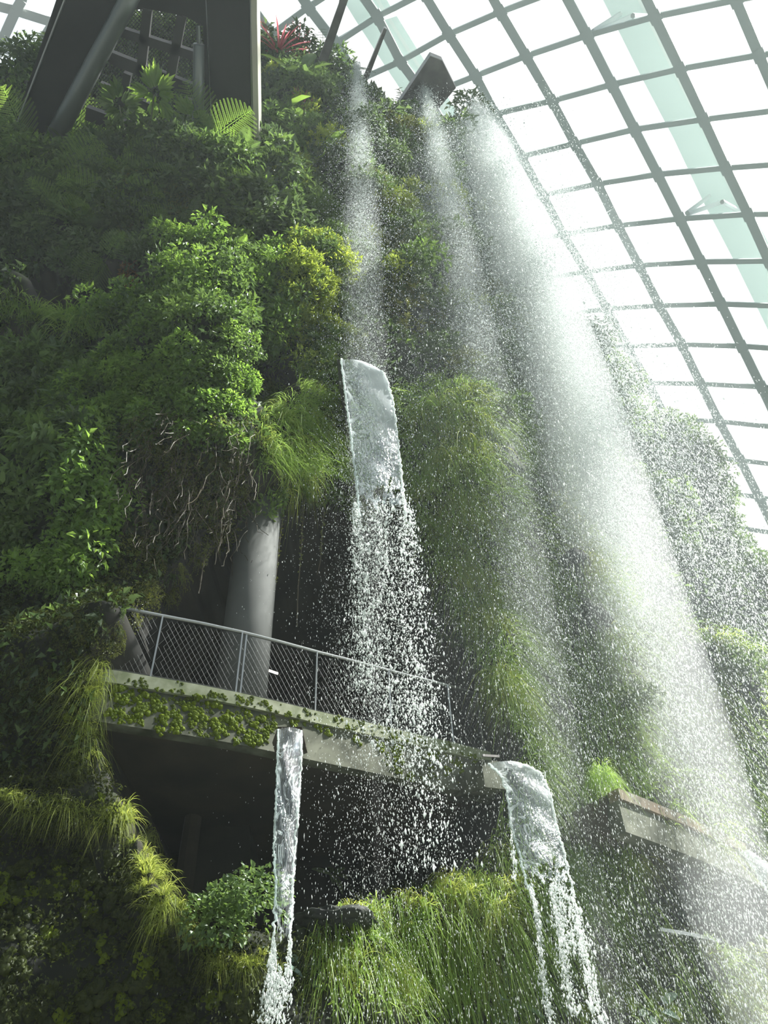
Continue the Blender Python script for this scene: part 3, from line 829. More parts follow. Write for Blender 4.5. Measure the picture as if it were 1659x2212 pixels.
def big_frond(mat, pairs=13):
    """one twice-divided frond, flat, pointing +X"""
    L = Leaves(); t = np.linspace(0.12, 0.98, pairs)
    for k, tk in enumerate(t):
        p = np.array([tk, 0, 0.25 * tk - 0.35 * tk * tk]); ll = 0.42 * math.sin((tk * 0.85 + 0.15) * math.pi) ** 0.8 + 0.04
        for sg in (1, -1):
            d = norm(np.array([0.45, sg, -0.15])); m = max(6, int(ll * 60)); u = np.linspace(0.08, 1, m)
            X = p + d * ll * u[:, None] + np.array([0, 0, -0.12]) * (ll * u[:, None]) ** 2 * 2
            tn = np.cross(d, [0, 0, 1.0]); lw = 0.036 * (1 - u * 0.75) + 0.006
            for s2 in (1, -1):
                L.leaves(X, np.tile(tn * s2 + d * 0.35, (m, 1)), np.tile([0, 0, 1.0], (m, 1)), lw, np.maximum(lw * 0.34, 0.010), 0.05, 0.1, False, np.full(m, 0.4 + 0.3 * rng.random()))
    V = []; x = np.linspace(0, 1, 20); z = 0.25 * x - 0.35 * x * x
    V = np.stack([np.stack([x, np.full(20, -0.006), z + .004], -1), np.stack([x, np.full(20, 0.006), z + .004], -1)], 1).reshape(-1, 3); k = np.arange(19)[:, None] * 2
    L.add(V, np.concatenate([k + [0, 1, 3], k + [0, 3, 2]]), np.full(len(V), 0.1))
    return L.mesh('frond', LM[mat])

def tuft(mat, n=110, hang=False, name='grass_tuft'):
    L = Leaves(); a = rng.uniform(0, 2 * math.pi, n); r = rng.random(n) ** 0.5 * (0.14 if not hang else 0.3)
    pos = np.stack([r * np.cos(a), r * np.sin(a), np.zeros(n)], -1)
    if hang: pos[:, 2] = rng.uniform(-0.25, 0.25, n)
    sp = 0.55 if not hang else 0.8
    dr = np.stack([np.cos(a) * sp * rng.random(n), np.sin(a) * sp * rng.random(n), rng.uniform(0.35, 1.0, n)], -1) + rng.normal(0, 0.15, (n, 3))
    ln = rng.uniform(0.5, 1.05, n); L.blades(pos, dr, ln, rng.uniform(0.5, 1.1, n) if not hang else rng.uniform(1.1, 1.9, n), 0.017, 6)
    return L.mesh(name, LM[mat])

def moss_lump(mat, name='moss_cushion', lumps=7):
    """a cushion of several soft lobes, one mesh"""
    mb = MB(); cols = []
    nu, nv = 10, 6
    for q in range(lumps):
        c = np.array([rng.normal(0, 0.42), rng.normal(0, 0.42), rng.uniform(-0.05, 0.15)]); r = rng.uniform(0.28, 0.5)
        th = np.linspace(0, 2 * math.pi, nu, endpoint=False); ph = np.linspace(0.02, math.pi * 0.62, nv)
        D = np.stack([np.outer(np.sin(ph), np.cos(th)), np.outer(np.sin(ph), np.sin(th)), np.outer(np.cos(ph), np.ones(nu))], -1).reshape(-1, 3)
        Vv = c + D * r * (1 + 0.16 * rng.normal(0, 1, (len(D), 1))) * np.array([1, 1, 0.8])
        Q = [(i * nu + k, i * nu + (k + 1) % nu, (i + 1) * nu + (k + 1) % nu, (i + 1) * nu + k) for i in range(nv - 1) for k in range(nu)]
        mb.add(Vv, Q); cols.append(np.clip(np.full(len(D), rng.random()) + 0.25 * rng.normal(0, 1, len(D)), 0, 1))
    return mb.mesh(name, LM[mat], True, tint=np.concatenate(cols))

def creeper(mat, leaf=0.11, strands=9, name='hanging_creeper', length=1.0, four=True, per=24):
    """trailing stems with leaves, hanging down and out"""
    L = Leaves()
    for k in range(strands):
        a = rng.uniform(0, 2 * math.pi); d = np.array([math.cos(a) * 0.55, math.sin(a) * 0.55, rng.uniform(0.0, 0.6)]); ln = length * rng.uniform(0.6, 1.1)
        t = np.linspace(0, 1, per); P = d * ln * 0.7 * t[:, None] + np.array([0, 0, -1.0]) * ln * 0.8 * t[:, None] ** 2 + np.cumsum(rng.normal(0, 0.014, (per, 3)), 0)
        lf = leaf * rng.uniform(0.7, 1.25, per) * (1.1 - 0.5 * t); dd = norm(rng.normal(0, 0.7, (per, 3)) + d * 0.4 + [0, 0, -0.2])
        L.leaves(P, dd, norm(rng.normal(0, 0.4, (per, 3)) + [0, 0, 1]), lf, lf * 0.62, 0.12, 0.3, four)
        w = 0.005; V = np.stack([P - [w, 0, 0], P + [w, 0, 0]], 1).reshape(-1, 3); q = np.arange(per - 1)[:, None] * 2
        L.add(V, np.concatenate([q + [0, 1, 3], q + [0, 3, 2]]), np.full(len(V), 0.3))
    return L.mesh(name, LM[mat])

def rosette(mat, n=16, ratio=0.16, el=(0.2, 1.2), name='bromeliad', droop=0.35):
    L = Leaves(); a = np.arange(n) * 2.4; e_ = rng.uniform(*el, n)
    d = np.stack([np.cos(a) * np.cos(e_), np.sin(a) * np.cos(e_), np.sin(e_)], -1)
    L.leaves(d * 0.05, d, np.tile([0, 0, 1.0], (n, 1)) + 0.01, rng.uniform(0.6, 1.0, n), ratio, 0.3, droop, True)
    return L.mesh(name, LM[mat])

def broadleaf(mat, n=7, ratio=0.5, name='broad_leaved_plant', stalk=0.5):
    L = Leaves(); a = np.arange(n) * 2.4 + rng.random(); e_ = rng.uniform(0.35, 1.2, n)
    d = np.stack([np.cos(a) * np.cos(e_), np.sin(a) * np.cos(e_), np.sin(e_)], -1)
    P = d * stalk; ln = rng.uniform(0.5, 0.8, n)
    dr = d * 0.8 + np.array([0, 0, -0.25])
    L.leaves(P, dr, np.tile([0, 0, 1.0], (n, 1)) + rng.normal(0, 0.25, (n, 3)), ln, ln * ratio, 0.18, 0.25, True)
    for k in range(n):
        w = 0.012; x = np.linspace(0, 1, 5)[:, None]; C_ = P[k] * x; V = np.stack([C_ - [w, 0, 0], C_ + [w, 0, 0]], 1).reshape(-1, 3); q = np.arange(4)[:, None] * 2
        L.add(V, np.concatenate([q + [0, 1, 3], q + [0, 3, 2]]), np.full(len(V), 0.2))
    return L.mesh(name, LM[mat])

def variants(f, k): return [f() for _ in range(k)]
PROTO = {
    'shrub_dark': variants(lambda: shrub('dark', 330, 0.20, name='dark_shrub'), 3), 'shrub_mid': variants(lambda: shrub('mid', 360, 0.19), 3),
    'shrub_bright': variants(lambda: shrub('bright', 460, 0.16, name='bright_shrub'), 3), 'shrub_olive': variants(lambda: shrub('olive', 420, 0.10, name='olive_shrub'), 2),
    'shrub_yellow': variants(lambda: shrub('yellow', 460, 0.12, name='yellow_shrub'), 2), 'shrub_broad': variants(lambda: shrub('mid', 170, 0.30, 5, 0.42, True, name='broad_leaved_shrub'), 2),
    'bush': [shrub('mid', 1700, 0.085, 9, 0.75, True, 0.25, 'leafy_bush', 0.25)],
    'shrub_rust': variants(lambda: shrub('rust', 240, 0.16), 1),
    'feathery': variants(lambda: feathery('yellow'), 2), 'feathery_mid': variants(lambda: feathery('mid'), 2), 'feathery_olive': variants(lambda: feathery('olive'), 2),
    'fern_dark': variants(lambda: fern('dark'), 2), 'fern_mid': variants(lambda: fern('mid'), 3), 'fern_bright': variants(lambda: fern('bright', 9), 2),
    'tuft': variants(lambda: tuft('grass'), 3), 'tuft_green': variants(lambda: tuft('grass2'), 2),
    'hang': variants(lambda: tuft('grass', 120, True, 'hanging_grass'), 3), 'hang_green': variants(lambda: tuft('grass2', 120, True, 'hanging_grass'), 3),
    'moss': variants(lambda: moss_lump('moss'), 4), 'moss_bright': variants(lambda: moss_lump('mossb', 'bright_moss'), 4),
    'creeper': variants(lambda: creeper('bright', 0.15), 3), 'creeper_dark': variants(lambda: creeper('dark', 0.09, 12, per=30), 3), 'creeper_olive': variants(lambda: creeper('olive', 0.07, 12, per=34, four=False), 3),
    'brom_pink': variants(lambda: rosette('pink', 30, 0.07, (-0.3, 1.3), 'pink_bromeliad', 0.2), 2), 'brom_red': variants(lambda: rosette('red', 12, 0.22, (0.3, 1.2), 'red_flower'), 2),
    'rosette': variants(lambda: rosette('bright', 16, 0.15, name='rosette_plant'), 2), 'broad': variants(lambda: broadleaf('mid'), 3), 'broad_grey': variants(lambda: broadleaf('grey', 8, 0.55), 2), 'broad_bright': variants(lambda: broadleaf('bright', 5, 0.8, stalk=0.35), 2),
}
CATS = {'bush': 'bush', 'shrub': 'shrub', 'feathery': 'shrub', 'fern': 'fern', 'tuft': 'grass', 'hang': 'grass', 'moss': 'moss', 'creeper': 'creeper', 'brom': 'flower', 'rosette': 'plant', 'broad': 'plant'}

def put(kind, x, y, size_px, label, group=None, up=0.6, off=0.0, cat=None, spin=None, both=True, name=None):
    h = hit(x, y, both)
    if h is None: return None
    p, n, t = h
    s = size_px * t / FPX / 1.6
    ms = PROTO[kind]; me_ = ms[int(rng.integers(len(ms)))]
    o = bpy.data.objects.new(name or me_.name.split('.')[0], me_); COL.objects.link(o)
    ax = (n + Vector((0, 0, up))).normalized()
    q = ax.to_track_quat('Z', 'Y') @ Matrix.Rotation(random.uniform(0, 6.283) if spin is None else spin, 3, 'Z').to_quaternion()
    if kind.startswith(('tuft', 'hang', 'creeper')):
        ax = (Vector((n.x, n.y, 0)) * 0.35 + Vector((0, 0, 1))).normalized()
        q = ax.to_track_quat('Z', 'Y') @ Matrix.Rotation(random.uniform(0, 6.283), 3, 'Z').to_quaternion()
    o.rotation_mode = 'QUATERNION'; o.rotation_quaternion = q
    o.location = p + n * off * s; o.scale = (s, s, s)
    tag(o, label, cat or CATS[kind.split('_')[0]], group)
    return o

def zone(spots, kinds, size, label, group, **k):
    for x, y in spots:
        kd = kinds[int(rng.integers(len(kinds)))]
        put(kd, x, y, rng.uniform(*size), label[kd] if isinstance(label, dict) else label, group[kd] if isinstance(group, dict) else group, **k)

# ------------------------------------------------------------------ stuff: the planted carpet on the cliff
def carpet(name, label, mat, n, leaf, pick, V, Q, four=False, blade=False, seed=0):
    c = V[Q].mean(1); n1 = np.cross(V[Q[:, 2]] - V[Q[:, 0]], V[Q[:, 3]] - V[Q[:, 1]]); ar = np.linalg.norm(n1, axis=1) + 1e-9
    nn = n1 / ar[:, None]
    to = CAM - c; fl = (nn * to).sum(1) < 0; nn[fl] *= -1
    px, py = pix(c); w = ar * pick(px, py, c)
    if w.sum() <= 0: return
    k = rng.choice(len(c), n, p=w / w.sum())
    a, b = rng.random((2, n, 1)); q = Q[k]
    P = (V[q[:, 0]] * (1 - a) + V[q[:, 1]] * a) * (1 - b) + (V[q[:, 3]] * (1 - a) + V[q[:, 2]] * a) * b
    L = Leaves(); dist = np.linalg.norm(P - CAM, axis=1)
    if blade:
        L.blades(P + nn[k] * 0.02, nn[k] * 0.6 + rng.normal(0, 0.25, (n, 3)) + [0, 0, 0.35], leaf * rng.uniform(0.5, 1.2, n), rng.uniform(1.0, 1.8, n), 0.011 + 0.0004 * dist, 4)
    else:
        ln = leaf * rng.uniform(0.6, 1.3, n) * (0.6 + dist / 40)
        L.leaves(P + nn[k] * rng.uniform(0, 0.22, (n, 1)), nn[k] * 0.8 + rng.normal(0, 0.6, (n, 3)) + [0, 0, -0.25], nn[k] * 0.4 + [0, 0, 0.8] + rng.normal(0, 0.4, (n, 3)), ln, ln * 0.5, 0.15, 0.3, four)
    o = link(name, L.mesh(name, LM[mat])); tag(o, label, name.replace('_', ' '), kind='stuff'); return o

Qout = HQ[~HM]
P_GRASS = [(560, 780), (740, 800), (780, 860), (1040, 780), (1120, 900), (1130, 1200), (1330, 1250), (1420, 1900), (1240, 2000), (1130, 2190), (700, 2190), (640, 2000), (950, 1880), (1130, 1640), (1060, 1480), (930, 1250), (880, 1060), (700, 1060), (560, 1060)]
P_MID = [(-100, 1280), (200, 1180), (430, 1140), (330, 1300), (200, 1450), (250, 1660), (300, 1800), (-100, 1760)]
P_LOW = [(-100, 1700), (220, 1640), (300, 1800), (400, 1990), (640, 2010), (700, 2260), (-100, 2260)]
P_RIGHT = [(1100, 1080), (1720, 1300), (1720, 2260), (1100, 2260), (1150, 1700)]
upper = lambda x, y, c: ((~in_poly(x, y, P_GRASS)) & (~in_poly(x, y, P_LOW)) & (~in_poly(x, y, P_RIGHT)) & (c[:, 2] > 1)) * np.where(in_poly(x, y, NICHE), 0.1, 1.0)
carpet('foliage', 'dense dark green foliage covering the upper mountain', 'dark', 90000, 0.17, upper, HV, Qout)
carpet('undergrowth', 'lighter leaves mixed through the upper mountain planting', 'mid', 45000, 0.15, upper, HV, Qout)
carpet('grass', 'fine hanging grass covering the wet middle of the cliff', 'grass2', 38000, 0.55, lambda x, y, c: in_poly(x, y, P_GRASS) * 1.0 + in_poly(x, y, P_RIGHT) * 0.35, HV, Qout, blade=True)
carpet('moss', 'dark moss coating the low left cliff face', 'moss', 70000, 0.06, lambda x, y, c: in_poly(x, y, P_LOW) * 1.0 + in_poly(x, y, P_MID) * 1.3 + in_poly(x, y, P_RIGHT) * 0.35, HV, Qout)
carpet('vegetation', 'hazy planting covering the spur behind the wide waterfall', 'mid', 30000, 0.2, lambda x, y, c: (x > 900) * 1.0, RV, RQ)

# ------------------------------------------------------------------ individual plants, zone by zone
Z = rand_in_poly
zone(Z([(0, 340), (120, 330), (300, 300), (440, 310), (560, 330), (620, 400), (650, 540), (450, 530), (350, 550), (150, 510), (0, 540)], 80), ['shrub_dark', 'shrub_mid', 'shrub_dark'], (70, 140),
     'leafy dark green shrub on the slope below the aerial walkway', 'shrubs below the aerial walkway')
zone(Z([(0, 330), (120, 330), (300, 300), (560, 330), (640, 520), (400, 520), (150, 500), (0, 500)], 34), ['fern_dark', 'fern_mid'], (100, 190),
     'arching green fern on the slope below the aerial walkway', 'ferns below the aerial walkway')
zone(Z([(0, 470), (300, 520), (380, 560), (240, 600), (60, 610), (0, 600)], 22), ['shrub_dark', 'creeper_dark'], (70, 130), 'dark shrub overhanging the shadowed niche at upper left', 'shrubs over the upper left niche')
zone(Z([(390, 520), (600, 560), (625, 680), (600, 740), (500, 790), (300, 730), (160, 690), (330, 620)], 60), ['shrub_bright', 'shrub_mid', 'shrub_bright', 'shrub_mid'], (60, 120),
     'bright sunlit shrub on the bulge left of the narrow waterfall', 'shrubs on the sunlit bulge')
for x, y in [(495, 590), (510, 545), (590, 620), (540, 600), (470, 560), (600, 660), (430, 650), (560, 690)]:
    put('fern_bright', x, y, rng.uniform(80, 120), 'light green fern on the sunlit bulge left of the narrow waterfall', 'ferns on the sunlit bulge')
zone(Z([(90, 790), (250, 760), (500, 770), (545, 860), (525, 960), (300, 950), (180, 980), (80, 900)], 95), ['shrub_bright', 'shrub_mid', 'shrub_bright'], (55, 110),
     'small-leaved bright green shrub on the big overhang above the cave', 'shrubs on the big overhang')
zone(Z([(290, 960), (530, 900), (535, 1040), (500, 1130), (430, 1160), (300, 1050)], 55), ['creeper_olive', 'shrub_olive', 'creeper_olive'], (60, 120),
     'olive creeper hanging under the big overhang above the cave', 'creepers under the big overhang')
zone(Z([(150, 930), (240, 920), (285, 1050), (230, 1180), (170, 1290), (60, 1330), (20, 1230), (60, 1100)], 40), ['creeper', 'creeper', 'shrub_bright'], (90, 160),
     'bright large-leaved creeper trailing down the left cliff', 'creepers on the left cliff')
zone(Z([(0, 740), (180, 760), (150, 1000), (60, 1150), (0, 1300)], 60), ['shrub_dark', 'shrub_broad', 'shrub_mid', 'creeper_dark'], (70, 130),
     'dark broad-leaved shrub at the left edge above the trailing creepers', 'shrubs at the left edge')
zone(Z([(560, 130), (700, 140), (740, 400), (720, 560), (620, 540), (560, 330)], 60), ['feathery_mid', 'shrub_mid', 'feathery', 'shrub_dark', 'fern_mid'], (50, 100),
     'mixed green plant between the aerial walkway and the narrow waterfall', 'plants beside the aerial walkway')
zone(Z([(600, 560), (730, 480), (760, 760), (740, 790), (690, 860), (620, 700)], 45), ['feathery', 'feathery_mid', 'shrub_yellow'], (60, 110),
     'feathery yellow-green shrub just left of the narrow waterfall', 'feathery shrubs left of the waterfall')
zone(Z([(780, 250), (960, 280), (1040, 380), (1110, 600), (1170, 800), (1050, 850), (960, 800), (860, 700), (800, 560)], 110), ['feathery', 'feathery_mid', 'shrub_mid', 'feathery_olive', 'shrub_dark'], (60, 120),
     'feathery shrub on the spray-soaked face between the waterfalls', 'shrubs between the waterfalls')
zone(Z([(1000, 700), (1190, 800), (1220, 1050), (1140, 1040), (1050, 900)], 40), ['feathery_mid', 'shrub_dark', 'shrub_mid'], (60, 110), 'misty shrub behind the second waterfall on the right shoulder', 'shrubs on the right shoulder')
zone(Z([(540, 900), (600, 820), (700, 850), (690, 1000), (660, 1060), (600, 1060)], 42), ['hang', 'hang_green', 'hang_green'], (80, 140), 'fine hanging grass left of the upper water jet', 'hanging grass left of the upper jet')
zone(Z([(880, 900), (1040, 840), (1060, 1000), (1060, 1200), (1100, 1420), (1130, 1620), (1050, 1420), (960, 1230), (900, 1120)], 100), ['hang', 'hang_green', 'hang'], (80, 150),
     'yellow-green hanging grass on the pillar right of the upper jet', 'hanging grass on the wet pillar')
zone(along([(1200, 1090), (1260, 1180), (1310, 1290), (1330, 1400), (1345, 1540), (1320, 1640), (1340, 1720), (1370, 1830), (1400, 1920)], 46, 12), ['hang', 'hang', 'hang_green'], (70, 120),
     'yellow-green grass strip hanging down the spray-soaked right wall', 'grass strip on the right wall')
zone(along([(1550, 1400), (1560, 1480), (1555, 1560), (1585, 1640), (1600, 1700)], 18, 8), ['hang'], (60, 100), 'grass fringe hanging at the far right edge of the wall', 'grass fringe far right')
zone(along([(1100, 1480), (1150, 1580), (1180, 1700), (1220, 1800), (1240, 1920)], 20, 14), ['hang_green', 'hang'], (80, 130), 'green grass hanging beside the right water jet', 'grass beside the right jet')
zone(Z([(700, 1970), (950, 1910), (1080, 1830), (1130, 1920), (1130, 2080), (1000, 2160), (800, 2150), (660, 2060)], 85), ['tuft', 'hang', 'hang', 'tuft_green'], (80, 150),
     'long yellow-green grass on the lower ledge between the water jets', 'grass on the lower ledge')
zone(along([(0, 1730), (90, 1745), (200, 1755), (270, 1770)], 32, 10), ['tuft', 'hang', 'tuft'], (70, 130), 'yellow-green grass tuft on the left ledge', 'grass tufts on the left ledge')
zone(along([(200, 1440), (165, 1520), (170, 1590), (190, 1640)], 18, 9), ['hang', 'tuft'], (90, 150), 'grass tuft on the cliff at the left end of the balcony', 'grass at the left end of the balcony')
zone(along([(295, 1820), (350, 1940), (420, 2040), (500, 2085), (585, 2090)], 56, 13), ['tuft', 'tuft', 'hang'], (65, 120), 'yellow-green grass tuft along the rim of the lower cave', 'grass along the lower cave rim')
zone(along([(0, 665), (60, 680), (130, 700), (210, 715)], 18, 8), ['hang_green', 'tuft_green'], (110, 170), 'pale green drooping grass on the upper left ledge', 'drooping grass on the upper left ledge')
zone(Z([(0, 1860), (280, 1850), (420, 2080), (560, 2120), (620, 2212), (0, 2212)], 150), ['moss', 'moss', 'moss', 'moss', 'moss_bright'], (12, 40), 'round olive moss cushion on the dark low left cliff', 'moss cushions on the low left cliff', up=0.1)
zone(Z([(230, 1640), (290, 1830), (200, 1700), (60, 1600), (90, 1500), (190, 1500)], 40), ['moss_bright', 'moss', 'moss'], (8, 20), 'small bright moss patch on the cliff left of the lower cave', 'moss left of the lower cave', up=0.1)
zone(Z([(1000, 2100), (1130, 1950), (1400, 1980), (1659, 2050), (1659, 2212), (900, 2212)], 50), ['moss', 'hang_green', 'moss_bright', 'shrub_olive'], (30, 80), 'small dim plant on the wet rock at the bottom right', 'small plants at the bottom right', up=0.2)
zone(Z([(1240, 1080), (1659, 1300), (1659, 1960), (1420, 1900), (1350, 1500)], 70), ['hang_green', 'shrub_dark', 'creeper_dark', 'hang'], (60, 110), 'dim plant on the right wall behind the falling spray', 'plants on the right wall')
zone(Z([(0, 1340), (180, 1330), (160, 1450), (150, 1640), (0, 1720)], 50), ['creeper_dark', 'creeper_olive', 'creeper_dark'], (50, 100), 'small dark creeper on the shaded cliff at lower left', 'creepers on the lower left cliff')
zone(along(CREST[1:], 34, 10), ['shrub_dark', 'shrub_mid', 'fern_dark'], (60, 110), 'dark shrub along the skyline of the mountain', 'shrubs along the skyline')
zone(along([(1205, 600), (1262, 710), (1330, 800), (1372, 890), (1440, 915), (1500, 960), (1540, 1020), (1570, 1100), (1600, 1180), (1659, 1280)], 34, 14) + Z([(1240, 750), (1330, 830), (1540, 1080), (1659, 1300), (1450, 1200), (1300, 950)], 30), ['shrub_dark', 'shrub_mid', 'feathery_mid'], (60, 110),
     'hazy shrub on the spur behind the wide waterfall', 'shrubs on the rear spur')
zone(along([(560, 1085), (600, 1085), (640, 1075), (700, 1065), (760, 1070)], 10, 8), ['shrub_mid', 'creeper_olive', 'hang_green'], (60, 100), 'leafy plant fringing the top of the balcony cave', 'plants fringing the cave top')
zone(along([(220, 1400), (300, 1310), (380, 1240), (440, 1180), (490, 1140)], 34, 12), ['creeper_olive', 'creeper_olive', 'shrub_olive', 'creeper_dark'], (50, 90), 'olive creeper along the sloping edge of the balcony cave', 'creepers on the cave edge')

zone(Z([(170, 1190), (330, 1080), (430, 1160), (330, 1280), (240, 1390), (180, 1440), (140, 1330)], 60), ['creeper_olive', 'creeper_dark', 'shrub_olive', 'creeper_dark'], (45, 90), 'dark trailing creeper on the bulge beside the start of the railing', 'creepers beside the start of the railing')
for k, p in enumerate(walkway_grass()):
    o = link('hanging_grass', PROTO['hang_green'][k % 3], None, p); sc_ = rng.uniform(0.4, 0.65); o.scale = (sc_, sc_, sc_); o.rotation_euler = (0, 0, random.uniform(0, 6.28))
    tag(o, 'grass tuft hanging over the short rusty walkway edge', 'grass', 'grass over the rusty walkway edge')
# singular plants
bush = put('bush', 500, 2062, 215, 'round bright green bush at the foot of the lower cave', cat='bush', name='leafy_bush')
bush.location = Vector(at_y(508, 1995, bush.location.y - 0.1)); bush.rotation_quaternion = Vector((0, -0.5, 1)).to_track_quat('Z', 'Y')
put('brom_pink', 600, 118, 110, 'pink spiky bromeliad clump on the skyline beside the aerial walkway')
put('brom_pink', 640, 100, 70, 'smaller pink bromeliad right of the pink clump on the skyline')
put('brom_red', 632, 125, 26, 'red flower just right of the pink bromeliads')
put('brom_red', 652, 122, 18, 'small red flower below the skyline twigs')
put('brom_pink', 650, 232, 60, 'pink and coral flowering plant below the broad dark leaves')
put('brom_red', 664, 256, 22, 'coral flower at the foot of the pink flowering plant')
put('brom_red', 572, 278, 18, 'dark red flower nearest the edge of the aerial walkway')
put('brom_red', 608, 296, 18, 'red flower under the large heart-shaped leaf')
put('brom_red', 594, 316, 24, 'red flower lowest beside the aerial walkway')
put('broad', 645, 190, 130, 'plant with large dark paddle leaves below the skyline')
put('broad_bright', 618, 250, 95, 'large heart-shaped light green leaf plant beside the aerial walkway')
put('broad_bright', 660, 330, 110, 'large lobed green leaf plant left of the narrow waterfall')
put('broad_bright', 705, 350, 100, 'bright ragged-leaved plant touching the narrow waterfall')
put('brom_red', 540, 590, 16, 'tiny pink flower on the sunlit bulge')
put('shrub_rust', 300, 600, 80, 'rust-brown leafed shrub inside the upper left niche')
put('shrub_yellow', 850, 600, 95, 'vivid yellow-green shrub above the dark rock between the waterfalls')
put('rosette', 233, 335, 34, 'small bright spiky rosette below the mesh floor')
put('broad_grey', 1075, 2180, 120, 'pale grey-green leafy plant at the bottom edge of the picture')
put('broad_grey', 600, 2090, 70, 'grey-green leafy plant at the foot of the narrow water jet')
put('broad_grey', 1030, 1160, 50, 'small grey-leaved plant on the grassy pillar')
put('broad_grey', 885, 870, 55, 'small glossy-leaved plant right of the upper jet')
put('broad_grey', 1480, 1990, 90, 'wet glossy-leaved plant on the metal planter ledge', both=False)
put('broad_grey', 1410, 2190, 80, 'pale leafed plant low at the bottom right')
put('broad_grey', 225, 1215, 36, 'tiny round-leaved plant on the bare earth of the left cliff')
put('fern_dark', 955, 1370, 110, 'feathery fern hanging in the shade of the wet pillar', up=0.1)
put('fern_mid', 720, 1890, 90, 'fern growing at the back of the lower cave mouth')
put('creeper', 440, 1606, 26, 'single ivy sprig hanging under the balcony')
put('shrub_mid', 560, 1090, 90, 'leafy clump hanging over the top of the grey column', off=0.4)

# big bright fronds and palm-like plants in front of the aerial walkway
FR = [big_frond('bright') for _ in range(2)] + [big_frond('mid')]
def frond_plant(x, y, size, tips, label, mi=0):
    h = hit(x, y)
    if h is None: return
    p, n, t = h; s = size * t / FPX
    r = thing('tree_fern', label, 'fern', tuple(p))
    for (ax, ay) in tips:                       # image-plane lean of each frond, turned into a real direction
        d = Vector(_R * ax + _U * ay) + n * 0.35; d.normalize()
        upv = Vector((0, 0, 1)); sd = upv.cross(d).normalized(); nz_ = d.cross(sd).normalized()
        o = link('frond', FR[(mi + len(r.children)) % 2 if mi < 2 else 2], r)
        o.rotation_mode = 'QUATERNION'; o.rotation_quaternion = Matrix((d, sd, nz_)).transposed().to_quaternion(); o.scale = (s, s, s)
frond_plant(445, 310, 110, [(0.8, 0.15), (0.7, -0.5), (0.2, -0.9), (-0.2, 0.9)], 'large bright fern fronds below the right deck panel')
frond_plant(150, 320, 100, [(0.3, 0.9), (0.8, 0.3), (-0.7, 0.4)], 'bright fern fronds at the foot of the thick tube')
frond_plant(60, 330, 110, [(0.8, -0.5), (-0.3, 0.6), (-0.8, -0.2)], 'broad green fronds at the left edge below the walkway')
frond_plant(370, 370, 90, [(-0.9, 0.1), (-0.3, -0.6), (0.5, 0.4)], 'yellowish fern fronds below the slender tube')
frond_plant(250, 450, 110, [(0.7, -0.6), (0.9, 0.0), (-0.5, 0.1)], 'long drooping fern above the shadowed niche')
frond_plant(150, 400, 100, [(0.8, 0.6), (0.6, 0.9), (0.9, 0.2)], 'fern with upright curled fronds left of the thick tube', 0)
frond_plant(110, 1000, 60, [(0.2, 1), (-0.5, 0.5)], 'small fern among the creepers on the left cliff', 2)

zone(Z([(0, 330), (130, 340), (420, 330), (600, 400), (560, 520), (330, 500), (120, 480), (0, 470)], 26), ['broad', 'rosette', 'shrub_olive', 'fern_bright'], (55, 110), 'pale green plant standing out among the dark shrubs below the walkway', 'pale plants below the walkway')
for k, (x, y, sz) in enumerate([(330, 400, 75), (200, 380, 80), (40, 430, 85), (300, 480, 80), (480, 420, 70), (130, 470, 80), (520, 480, 70), (410, 470, 65), (560, 370, 60), (230, 560, 70)]):
    frond_plant(x, y, sz, [(rng.uniform(0.5, 1), rng.uniform(-0.5, 0.6)), (rng.uniform(-0.9, -0.3), rng.uniform(-0.3, 0.6)), (rng.uniform(-0.4, 0.4), -0.9)],
                ['feathery fern just under the first star-leaved plant', 'spreading fern right of the upright curled fronds', 'fern at the left edge under the broad green fronds', 'drooping fern over the middle of the shadowed niche', 'fern below the large bright fronds under the deck panel',
                 'low fern at the left end of the shadowed niche', 'fern above the sunlit bulge nearest its top', 'fern right of the long drooping fern above the niche', 'fern directly below the pale walkway edge', 'fern hanging inside the shadowed niche'][k], k % 2)

def palm(x, y, hx, hy, head, label, mat='bright', leaves=9):
    h = hit(x, y)
    if h is None: return
    p, n, t = h; s = t / FPX
    r = thing('palm_like_plant', label, 'plant', tuple(p))
    top = Vector(at_z(hx, hy, ZW - 0.75)) - p
    mb = MB(); mb.tube([Vector(p), Vector(p) + top * 0.5 + n * 0.05, Vector(p) + top], [0.035, 0.03, 0.022], 8); mb.obj('stem', M_STEM, r, True)
    L = Leaves(); a = np.arange(leaves) * 2.4; e_ = rng.uniform(-0.3, 1.1, leaves)
    d = np.stack([np.cos(a) * np.cos(e_), np.sin(a) * np.cos(e_), np.sin(e_)], -1); ln = head * s * rng.uniform(0.7, 1.1, leaves)
    for q in (-0.5, -0.25, 0, 0.25, 0.5):
        c, s_ = math.cos(q), math.sin(q); d2 = np.stack([d[:, 0] * c - d[:, 1] * s_, d[:, 0] * s_ + d[:, 1] * c, d[:, 2] - abs(q) * 0.3], -1)
        L.leaves(d * ln[:, None] * 0.25, d2, np.tile([0, 0, 1.0], (leaves, 1)) + 0.01, ln * (0.8 - abs(q) * 0.5), ln * 0.2, 0.15, 0.25, True)
    o = link('leaf_crown', L.mesh('leaf_crown', LM[mat]), r, top)
palm(318, 330, 333, 205, 62, 'bright star-leaved plant standing before the mesh floor')
palm(285, 345, 258, 228, 55, 'darker star-leaved plant left of the bright one before the mesh floor', 'mid')
palm(400, 335, 410, 262, 60, 'bright star-leaved plant before the slender tube')

